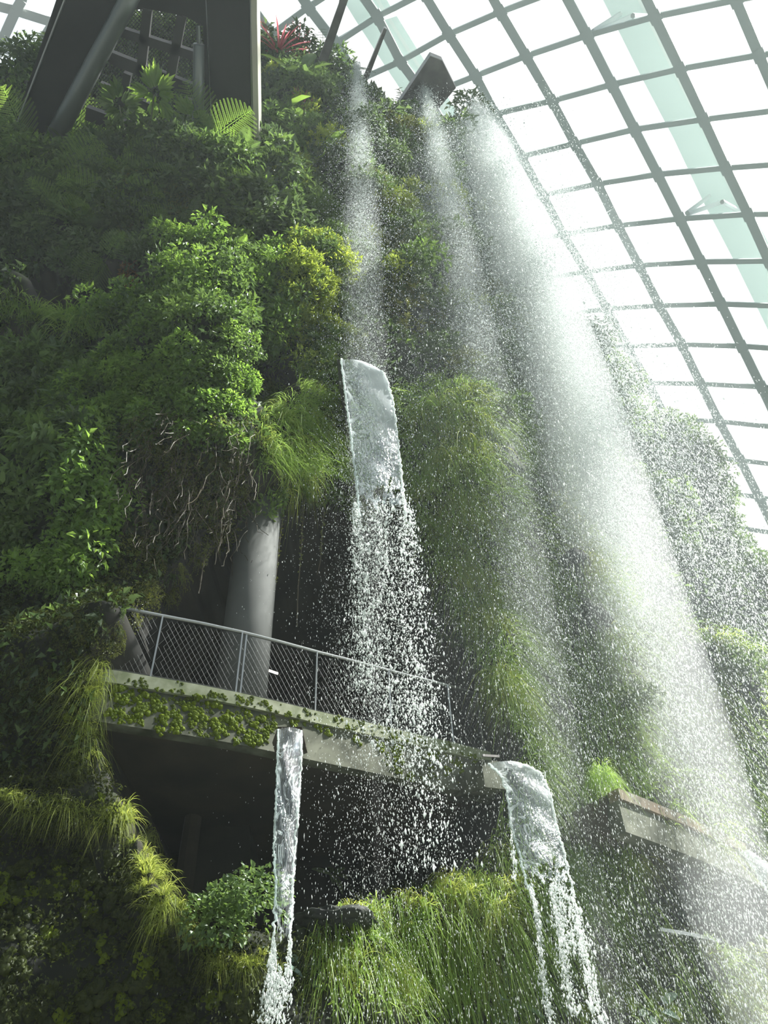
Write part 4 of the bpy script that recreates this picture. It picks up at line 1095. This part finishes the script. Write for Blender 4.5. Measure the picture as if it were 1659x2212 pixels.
# leafy twigs on the skyline
for k, (x, y, hp, lab) in enumerate([(690, 120, 80, 'tall leafy twig on the skyline beside the tilted spout'), (672, 125, 70, 'leafy twig on the skyline left of the tallest one'), (645, 110, 55, 'shorter leafy twig on the skyline above the pink bromeliads'), (862, 215, 22, 'small twig on the skyline near the box spout')]):
    q = at_plan(x, y); hgt = hp * 36 / FPX
    tw = thing('twig', lab, 'twig', tuple(q))
    P = np.array([q + np.array([0.12 * math.sin(3 * t_), -0.1 * t_, hgt * 2.2 * t_]) for t_ in np.linspace(-0.3, 1, 12)])
    mb = MB(); mb.tube(P, 0.012, 5); mb.obj('stem', M_STEM, tw)
    L = Leaves(); PP = P[2:].repeat(2, 0); n_ = len(PP); sg = np.tile([1, -1], n_ // 2)
    L.leaves(PP, np.stack([sg * 1.0, np.zeros(n_), np.full(n_, 0.3)], -1) + rng.normal(0, 0.2, (n_, 3)), np.tile([0, -1.0, 0.2], (n_, 1)), 0.26, 0.16, 0.1, 0.05, True)
    o = link('foliage', L.mesh('foliage', LM['dark'])); o.parent = tw; o.matrix_parent_inverse = Matrix.Translation(tw.location).inverted()

# hanging roots and vines
for pts, lab in (([(612, 1090), (604, 1180), (596, 1280), (590, 1345)], 'thin hanging vine right beside the grey column'), ([(658, 1070), (652, 1160), (643, 1270), (640, 1350)], 'longest hanging vine in the cave right of the column'),
                 ([(702, 1060), (697, 1150), (693, 1210), (684, 1243)], 'thin hanging vine with a hooked end near the water'), ([(447, 1165), (440, 1220), (432, 1285)], 'hanging vine in front of the round lamp')):
    b0 = hit(pts[0][0], pts[0][1] - 14, False); Y0 = float(b0[0].y) if b0 else 10.5
    P = np.array([at_y(x, y, Y0 + 0.05) for x, y in pts]); tt = np.linspace(0, 1, 30)
    PP = np.stack([np.interp(tt, np.linspace(0, 1, len(P)), P[:, k]) for k in range(3)], -1); PP[:, :2] += np.cumsum(rng.normal(0, 0.004, (30, 2)), 0)
    v = thing('hanging_vine', lab, 'vine', tuple(PP[0])); mb = MB(); mb.tube(np.vstack([PP[0] + [0, 0.1, 0.35], PP]), 0.012, 5); mb.obj('stem', LM['root'], v)
    L = Leaves(); m = 60; k = rng.integers(0, 18, m); L.leaves(PP[k] + rng.normal(0, 0.01, (m, 3)), rng.normal(0, 1, (m, 3)), rng.normal(0, 1, (m, 3)), 0.06, 0.03)
    o = link('leaflets', L.mesh('leaflets', LM['olive'])); o['kind'] = 'stuff'; o.parent = v; o.matrix_parent_inverse = Matrix.Translation(v.location).inverted()
mb = MB()
for x, y in rand_in_poly([(270, 900), (330, 880), (530, 900), (530, 1080), (480, 1150), (330, 1150), (250, 1060)], 240):
    h = hit(x, y, False)
    if h is None: continue
    p, n, t = h; m = 10; ln = rng.uniform(0.4, 1.5)
    P = np.array(p) + np.array(n) * 0.25 + np.cumsum(np.vstack([[0, 0, 0], np.array(n) * rng.uniform(0, 0.04) + rng.normal(0, 0.05, (m - 1, 3)) + [0, 0, -ln / m]]), 0)
    mb.tube(P, 0.0055, 3, False)
o = mb.obj('root_tangle', LM['root'], tint=rng.random(mb.n)); tag(o, 'tangle of bare brown roots under the big overhang', 'roots', kind='stuff')

# dark rounded rocks jutting from the wet face
def rock(x, y, w, h_, lab):
    hh_ = hit(x, y, False)
    if hh_ is None: return
    p, n, t = hh_; s = t / FPX; nu, nv = 40, 26
    th = np.linspace(0, 2 * math.pi, nu, endpoint=False); ph = np.linspace(0.01, math.pi - 0.01, nv)
    D = np.stack([np.outer(np.sin(ph), np.cos(th)), np.outer(np.sin(ph), np.sin(th)), np.outer(np.cos(ph), np.ones(nu))], -1).reshape(-1, 3)
    D[:, 2] = np.where(D[:, 2] > 0, np.minimum(D[:, 2], 0.75), D[:, 2])
    Vv = D * (1 + 0.30 * fbm(D * 1.9 + x, 4))[:, None] * np.array([w * s / 2, w * s / 2, h_ * s * 0.85])
    Q = [(i * nu + k, i * nu + (k + 1) % nu, (i + 1) * nu + (k + 1) % nu, (i + 1) * nu + k) for i in range(nv - 1) for k in range(nu)]
    o = link('rock', np_mesh('rock', Vv, [np.array(Q)], True, [M_ROCK]), None, Vector(p) + n * -0.05 * w * s); tag(o, lab, 'rock')
for a in [(882, 690, 80, 60, 'dark rounded rock below the yellow-green shrub between the waterfalls'), (1080, 1010, 90, 75, 'blocky wet rock where the second waterfall strikes'), (1205, 1545, 90, 60, 'dark domed rock right of the balcony under the spray'),
          (1240, 1225, 70, 45, 'dark overhanging rock on the right shoulder'), (1275, 1350, 100, 70, 'larger dark rock below the right shoulder'), (1500, 1430, 110, 70, 'rounded rock at the far right lit along its top'),
          (1310, 1790, 60, 40, 'small rock below the right wall grass beside the walkway'), (720, 1990, 150, 22, 'long bare stone ledge at the foot of the lower cave')]: rock(*a)

# moss on the balcony fascia
arcE = np.r_[0, np.cumsum(np.linalg.norm(np.diff(EDGE, axis=0), axis=1))]
def on_fascia(x, frac):
    s = np.interp(x, [p[0] for p in EDGE_PX], arcE); p = np.array([np.interp(s, arcE, EDGE[:, k]) for k in range(3)]); i_ = np.array([np.interp(s, arcE, INW[:, k]) for k in range(3)])
    return p + np.array([0, 0, -0.78 * frac]) + i_ * (0.05 if frac > 0.26 else 0.0), -i_
for k in range(140):
    if k < 105: x, f = rng.uniform(255, 605), float(np.clip(rng.beta(2.2, 1.8), 0.08, 0.97))
    elif k < 115: x, f = rng.uniform(600, 830), rng.uniform(0.1, 0.5)
    else: x, f = rng.choice([855, 860, 930, 980, 1030]) + rng.normal(0, 12), rng.uniform(0.15, 0.95)
    p, n = on_fascia(x, f); s = rng.uniform(0.035, 0.09) * (1.0 if f > 0.25 else 0.6)
    o = link('moss_cushion', PROTO['moss_bright'][k % 4]); o.rotation_mode = 'QUATERNION'
    o.rotation_quaternion = Vector(n).to_track_quat('Z', 'Y') @ Matrix.Rotation(random.uniform(0, 6.28), 3, 'Z').to_quaternion(); o.location = p; o.scale = (s, s, s * 1.2)
    if x < 610: tag(o, 'bright moss cushion on the balcony edge left of the narrow jet', 'moss', 'moss cushions on the left of the balcony edge')
    else: tag(o, 'small moss cushion on the balcony edge right of the narrow jet', 'moss', 'moss cushions on the right of the balcony edge')


mb = MB(); cols = []
src = PROTO['moss_bright'][0]; sv = np.array([v.co[:] for v in src.vertices]); sq = np.array([p.vertices[:] for p in src.polygons])
cent = [(rng.uniform(250, 600), float(rng.uniform(0.12, 0.95))) for _ in range(60)] + [(x_, f_) for x_ in (845, 862, 925, 945, 985, 1030) for f_ in (0.3, 0.5, 0.75)] + [(rng.uniform(600, 1000), 0.12) for _ in range(14)]
for x_, f_ in cent:
    for q in range(int(rng.integers(3, 11))):
        x, f = x_ + rng.normal(0, 9), float(np.clip(f_ + rng.normal(0, 0.08), 0.02, 0.98)); p, n = on_fascia(x, f)
        zz_ = np.array(n); xx_ = np.array([-n[1], n[0], 0]); B = np.stack([xx_, np.cross(zz_, xx_), zz_], 1); a_ = rng.uniform(0, 6.28); Rz = np.array([[math.cos(a_), -math.sin(a_), 0], [math.sin(a_), math.cos(a_), 0], [0, 0, 1]])
        mb.add(p + (sv * rng.uniform(0.012, 0.04)) @ (B @ Rz).T, sq); cols.append(np.full(len(sv), rng.random()))
tag(mb.obj('moss_growth', [LM['moss'], LM['mossb']], None, True, tint=np.concatenate(cols), mi=rng.integers(0, 2, sum(len(q) for q in mb.q))), 'tiny moss tufts speckling the concrete balcony edge', 'moss', kind='stuff')


# ------------------------------------------------------------------ spouts
def spout(label, quad, z, thick, wall=0.0, Yref=None):
    """metal chute: the four corners of its underside as seen from below"""
    P = [at_z(x, y, z) for x, y in quad]; r = thing('water_spout', label, 'spout', tuple(P[0]))
    mb = MB(); mb.slab(P, (0, 0, thick)); mb.obj('trough', M_SPOUT, r)
    a, b = P[0], P[1]; mb = MB(); mb.tube([a + [0, 0, 0.02], b + [0, 0, 0.02]], 0.035, 6)
    mb.obj('lip', M_STEEL, r); return r
ZT = float(at_plan(820, 190)[2]) - 1.0
spout('wide box-shaped metal spout jutting over the skyline', [(930, 120), (955, 130), (985, 190), (935, 250), (860, 225)], ZT, 0.5)
spout('long slim metal spout crossing the top of the picture', [(738, -40), (758, -30), (752, 0), (705, 140), (688, 130), (735, 0)], ZT, 0.25)
spout('short slim metal spout between the two waterfalls', [(830, 60), (836, 64), (795, 172), (781, 178)], ZT, 0.25)

def box_between(name, mat, pts8, parent): pass
# trough of the right jet
t0, t1, t2, t3 = at_y(955, 1700, 12.4), at_y(1040, 1640, 10.9), at_y(1048, 1700, 10.9), at_y(960, 1730, 12.4)
r3 = thing('water_trough', 'mossy metal trough feeding the right water jet below the balcony end', 'trough', tuple(t1))
mb = MB(); mb.slab([t0, t1, t2, t3], (0.35, 0.12, 0)); mb.obj('body', M_CONC, r3)
mb = MB(); mb.beam(at_y(1042, 1632, 10.85), at_y(1078, 1634, 11.0), 0.02, 0.035); mb.obj('lip', M_SPOUT, r3)
s1 = [at_y(588, 1604, 9.9), at_y(600, 1570, 9.75), at_y(652, 1570, 9.75), at_y(655, 1580, 9.9)]
r4 = thing('water_trough', 'narrow slot trough under the balcony feeding the narrow jet', 'trough', tuple(s1[1]))
mb = MB(); mb.slab(s1, (0, 0.6, 0.0)); mb.obj('body', M_SOFFIT, r4)
c0 = at_plan(733, 780)
r5 = thing('water_trough', 'small metal lip of the upper water jet', 'trough', tuple(c0))
mb = MB(); mb.slab([at_y(728, 776, 9.75), at_y(742, 778, 9.45), at_y(748, 835, 9.5), at_y(733, 838, 9.8)], (0.1, 1.3, 0)); mb.obj('body', M_SPOUT, r5)


# ------------------------------------------------------------------ water
def drops(name, P, size, stretch, parent=None, mat=None, dirv=(0, 0, -1)):
    """spindle-shaped water drops, one mesh"""
    n = len(P); d = norm(np.asarray(dirv, float) + rng.normal(0, 0.06, (n, 3))); s = np.asarray(size)[:, None]; st = np.asarray(stretch)[:, None]
    a = norm(np.cross(d, rng.normal(0, 1, (n, 3)))); b = np.cross(d, a)
    c, sn = math.cos(2.094), math.sin(2.094)
    V = np.stack([P - d * s * st, P + a * s, P + (a * c + b * sn) * s, P + (a * c - b * sn) * s, P + d * s * st], 1).reshape(-1, 3)
    k = np.arange(n)[:, None] * 5
    T = np.concatenate([k + t for t in ([0, 1, 2], [0, 2, 3], [0, 3, 1], [4, 2, 1], [4, 3, 2], [4, 1, 3])])
    me_ = np_mesh(name, V, [T], True, [mat or M_DROP]); o = link(name, me_)
    if parent is not None: o.parent = parent; o.matrix_parent_inverse = Matrix.Translation(parent.location).inverted()
    o['kind'] = 'stuff'; return o

def curtain(label, px, py, Y0, ztop, zbot, n, sig, smul=1.0, prof=(0.4, 1.0, 1.0, 0.9, 0.7, 0.5), mat=None, mist=None):
    base = at_y(px, py, Y0); X0 = base[0]
    r = thing('waterfall', label, 'waterfall', (X0, Y0, zbot)); 
    cdf = np.cumsum(np.interp(np.linspace(0, 1, 400), np.linspace(0, 1, len(prof)), prof)); u = np.interp(rng.random(n), cdf / cdf[-1], np.linspace(0, 1, 400)); z = ztop + (zbot - ztop) * u
    f = (ztop - z) / (ztop - zbot); sg = np.interp(f, *sig)
    core = rng.random(n) < 0.62
    g = rng.normal(0, 1, n) * np.where(core, 0.45, 1.25)
    wob = 0.12 * np.sin(z * 1.3 + X0) * f
    P = np.stack([X0 + sg * g + wob, Y0 + 0.6 * sg * rng.normal(0, 1, n), z], -1)
    P[:, 2] += 0.3 * rng.normal(0, 1, n)
    t = np.linalg.norm(P - CAM, axis=1); size = t / FPX * rng.lognormal(-0.55, 0.4, n) * smul * np.interp(f, [0, 0.5, 1], [1.0, 1.0, 0.68])
    o = drops('droplets', P, size, np.interp(f, [0, 0.4, 1], [1.2, 1.8, 3.6]) * rng.uniform(0.8, 1.3, n), r, mat)
    if mist:
        m, nn, oo = new_mat('falling_mist'); v = N(nn, 'ShaderNodeVolumeScatter'); v.inputs['Density'].default_value = mist[0]; v.inputs['Color'].default_value = (1, 1, 1, 1); v.inputs['Anisotropy'].default_value = 0.0
        nn.links.new(v.outputs[0], oo.inputs['Volume'])
        q = np.linspace(0, 1, 24); mb = MB(); mb.tube(np.stack([np.full(24, X0), np.full(24, Y0), ztop + (zbot - ztop) * q], -1), np.interp(q, *mist[1]), 20)
        k = mb.obj('mist', m, r); k['kind'] = 'stuff'
    return r
curtain('narrow falling curtain of water in front of the balcony, left of the others', 795, 1000, 10.1, 37.5, 1.0, 60000, ([0, 0.1, 0.35, 0.7, 1], [0.12, 0.35, 0.55, 0.7, 0.8]), mist=(0.07, ([0, 0.1, 0.4, 0.62, 0.8, 1], [0.12, 0.35, 0.55, 0.5, 0.1, 0.02])))
curtain('second curtain of falling water right of the upper jet', 1062, 900, 11.3, 38.5, 1.0, 75000, ([0, 0.1, 0.35, 0.7, 1], [0.14, 0.4, 0.6, 0.7, 0.8]), mist=(0.10, ([0, 0.1, 0.4, 0.7, 0.9, 1], [0.14, 0.4, 0.6, 0.55, 0.2, 0.02])))
curtain('widest and whitest curtain of falling water over the right shoulder', 1225, 850, 12.1, 38.0, 1.0, 170000, ([0, 0.1, 0.35, 0.7, 1], [0.45, 0.7, 0.85, 0.9, 0.9]), 1.4, (0.10, 0.5, 1.1, 1.0, 0.35, 0.12), mist=(0.24, ([0, 0.12, 0.35, 0.6, 0.85, 1], [0.4, 0.9, 1.15, 1.15, 0.8, 0.2])))
curtain('faint curtain of falling water at the far right edge', 1480, 1000, 13.0, 33.0, 1.0, 60000, ([0, 0.2, 0.5, 1], [0.3, 0.7, 1.0, 1.1]), 1.1, mat=M_FINE)
# loose spray
n = 150000
yy = rng.uniform(8.8, 12.8, n); zz = 1.0 + 30 * rng.random(n) ** 1.6
xx = rng.uniform(-1.3, 6.5, n) + 0.0
P = np.stack([xx, yy, zz], -1); px_, py_ = pix(P); keep = rng.random(n) < np.interp(px_, [600, 760, 1000, 1150, 1659], [0.03, 0.3, 0.55, 0.85, 0.9])
P = P[keep]; t = np.linalg.norm(P - CAM, axis=1)
o = drops('spray', P, t / FPX * rng.lognormal(-0.8, 0.35, len(P)), rng.uniform(2.5, 6, len(P)), mat=M_FINE)
tag(o, 'fine spray of water drifting across the right half of the mountain', 'spray', kind='stuff')

def jet(label, left, right, Yl, Yr, tail, kind='mixed', edge=0.02, nt_=60, holes=0.0):
    """a sheet of water between two edges, with a beaded rim and drops breaking off below"""
    l = np.array(left, float); r_ = np.array(right, float); nu = 14
    def res(A_, n_):
        s = np.r_[0, np.cumsum(np.hypot(*np.diff(A_, axis=0).T))]; q = np.linspace(0, s[-1], n_); return np.stack([np.interp(q, s, A_[:, 0]), np.interp(q, s, A_[:, 1])], -1)
    l = res(l, nt_); r_ = res(r_, nt_)
    G = np.zeros((nt_, nu, 3)); UV = np.zeros((nt_, nu, 2))
    for i in range(nt_):
        f = i / (nt_ - 1); Y0, Y1 = np.interp(f, [0, 1], Yl), np.interp(f, [0, 1], Yr)
        for k in range(nu):
            u = k / (nu - 1); x, y = l[i] * (1 - u) + r_[i] * u
            if i < 1: y -= 6 * math.sin(u * math.pi)
            bul = 0.10 * math.sin(u * math.pi) + 0.03 * math.sin(9 * f + 5 * u) + 0.02 * math.sin(23 * f - 7 * u)
            G[i, k] = at_y(x, y, (Y0 * (1 - u) + Y1 * u) - bul); UV[i, k] = (u, f * 1.0)
    root = thing('water_jet', label, 'water jet', tuple(G[0, nu // 2]))
    idx = np.arange(nt_ * nu).reshape(nt_, nu); Q = np.stack([idx[:-1, :-1], idx[:-1, 1:], idx[1:, 1:], idx[1:, :-1]], -1).reshape(-1, 4)
    me_ = np_mesh('sheet', G.reshape(-1, 3), [Q], True, [M_SHEET[kind]], uv=UV.reshape(-1, 2)); o = link('sheet', me_)
    sd = o.modifiers.new('thickness', 'SOLIDIFY'); sd.thickness = 0.025
    o.parent = root; o.matrix_parent_inverse = Matrix.Translation(root.location).inverted()
    for side in (0, nu - 1):
        E_ = G[:, side] + np.array([0, -0.02, 0]) + rng.normal(0, 0.008, (nt_, 3)); q = np.linspace(0, nt_ - 1, nt_ * 3); EE = np.stack([np.interp(q, np.arange(nt_), E_[:, k]) for k in range(3)], -1)
        mb = MB(); mb.tube(EE, edge * rng.uniform(0.5, 1.4, len(EE)), 5); mb.obj('rim', M_DROP, root, True)
    # drops breaking away
    tl = []
    for pts, w, cnt in tail:
        cnt = int(cnt * 2.2); A_ = np.array(pts, float); q = rng.random(cnt); s = np.linspace(0, 1, len(A_)); yend = np.interp(1.0, [0, 1], Yl)
        for a in q:
            x = np.interp(a, s, A_[:, 0]) + rng.normal(0, w * (0.35 + a)); y = np.interp(a, s, A_[:, 1]) + rng.normal(0, 8); tl.append(at_y(x, y, (Yl[1] + Yr[1]) / 2 + rng.normal(0, 0.12)))
    tl = np.array(tl); t = np.linalg.norm(tl - CAM, axis=1)
    drops('droplets', tl, t / FPX * rng.lognormal(-0.1, 0.55, len(tl)), rng.uniform(1.2, 2.8, len(tl)), root)
    return root
jet('broad arched sheet of water spilling from the upper lip over the cave', [(737, 779), (742, 820), (748, 870), (756, 930), (764, 1000), (772, 1060), (776, 1120)], [(800, 790), (830, 806), (842, 840), (852, 890), (860, 960), (868, 1040), (878, 1120)], (9.4, 9.0), (9.2, 9.0),
    [([(770, 1090), (775, 1200), (785, 1350), (790, 1500)], 16, 900), ([(875, 1080), (885, 1200), (900, 1350), (920, 1560)], 22, 1000), ([(820, 1080), (825, 1250), (845, 1450), (870, 1650)], 45, 2200), ([(900, 1500), (920, 1700), (940, 1880)], 40, 600)], 'frothy', edge=0.022)
jet('narrow glassy jet of water falling from the balcony edge', [(602, 1578), (600, 1640), (598, 1700), (596, 1760), (592, 1830), (597, 1900), (594, 1990), (590, 2060)], [(651, 1580), (652, 1640), (648, 1700), (642, 1770), (638, 1830), (633, 1900), (630, 1990), (627, 2060)], (9.6, 9.2), (9.6, 9.2),
    [([(592, 2040), (585, 2120), (575, 2212)], 8, 420), ([(626, 2040), (622, 2110), (618, 2160)], 5, 160), ([(600, 2100), (595, 2160), (600, 2212)], 14, 260)], 'clear', edge=0.014)
jet('broad glassy sheet of water pouring from the trough at the right end of the balcony', [(1055, 1652), (1080, 1672), (1095, 1710), (1103, 1780), (1122, 1850), (1140, 1920)], [(1120, 1650), (1165, 1668), (1190, 1720), (1205, 1800), (1222, 1860), (1238, 1930)], (10.8, 10.3), (10.6, 10.3),
    [([(1146, 1910), (1165, 2000), (1170, 2100), (1192, 2212)], 5, 420), ([(1190, 1920), (1212, 2020), (1220, 2100), (1245, 2190)], 8, 420), ([(1235, 1920), (1255, 2030), (1275, 2120), (1300, 2212)], 7, 420), ([(1200, 1900), (1225, 1990), (1250, 2060)], 22, 500), ([(1105, 1800), (1112, 1900)], 3, 80)], edge=0.016)
jet('small white jet of water entering at the right edge of the picture', [(1607, 1843), (1630, 1880), (1665, 1940), (1690, 1990)], [(1620, 1842), (1650, 1862), (1690, 1920), (1720, 1980)], (12.6, 12.2), (12.5, 12.2), [([(1690, 1980), (1700, 2060)], 8, 100)], edge=0.014)
# splash line where the wide curtain strikes the ledge
sp_ = []
for x, y in along([(1205, 1082), (1260, 1120), (1300, 1210), (1330, 1290), (1360, 1330), (1400, 1352), (1470, 1366)], 1500, 5):
    h = hit(x, y + 8, False)
    if h: sp_.append(np.array(h[0]) + np.array(h[1]) * 0.25)
sp_ = np.array(sp_)
if len(sp_): tag(drops('splash', sp_, np.linalg.norm(sp_ - CAM, axis=1) / FPX * rng.lognormal(0, 0.4, len(sp_)), np.full(len(sp_), 1.3)), 'white splash along the rim of the right ledge', 'splash', kind='stuff')

# ------------------------------------------------------------------ haze: thin mist filling the hall, thicker around the falls
def haze(name, label, dens, c, r, box=False):
    m, n, o = new_mat(name)
    v = N(n, 'ShaderNodeVolumeScatter'); v.inputs['Density'].default_value = dens; v.inputs['Anisotropy'].default_value = 0.3; v.inputs['Color'].default_value = (0.90, 1.0, 1.0, 1)
    n.links.new(v.outputs[0], o.inputs['Volume'])
    mb = MB()
    if box: mb.box(c, ((1, 0, 0), (0, 1, 0), (0, 0, 1)), r)
    else:
        nu, nv = 32, 20; th = np.linspace(0, 2 * math.pi, nu, endpoint=False); ph = np.linspace(0.001, math.pi - 0.001, nv)
        D = np.stack([np.outer(np.sin(ph), np.cos(th)), np.outer(np.sin(ph), np.sin(th)), np.outer(np.cos(ph), np.ones(nu))], -1).reshape(-1, 3)
        mb.add(np.array(c) + D * np.array(r), [(i * nu + k, (i + 1) * nu + k, (i + 1) * nu + (k + 1) % nu, i * nu + (k + 1) % nu) for i in range(nv - 1) for k in range(nu)])
    tag(mb.obj(name, m), label, 'mist', kind='stuff')
haze('haze', 'thin haze hanging in the air before the mountain', 0.0010, (-2, 9.0, 22), (17, 8.0, 21.5), True)
haze('mist', 'thicker mist drifting around the falling water', 0.011, (4.2, 12.0, 15), (4.6, 3.0, 20))
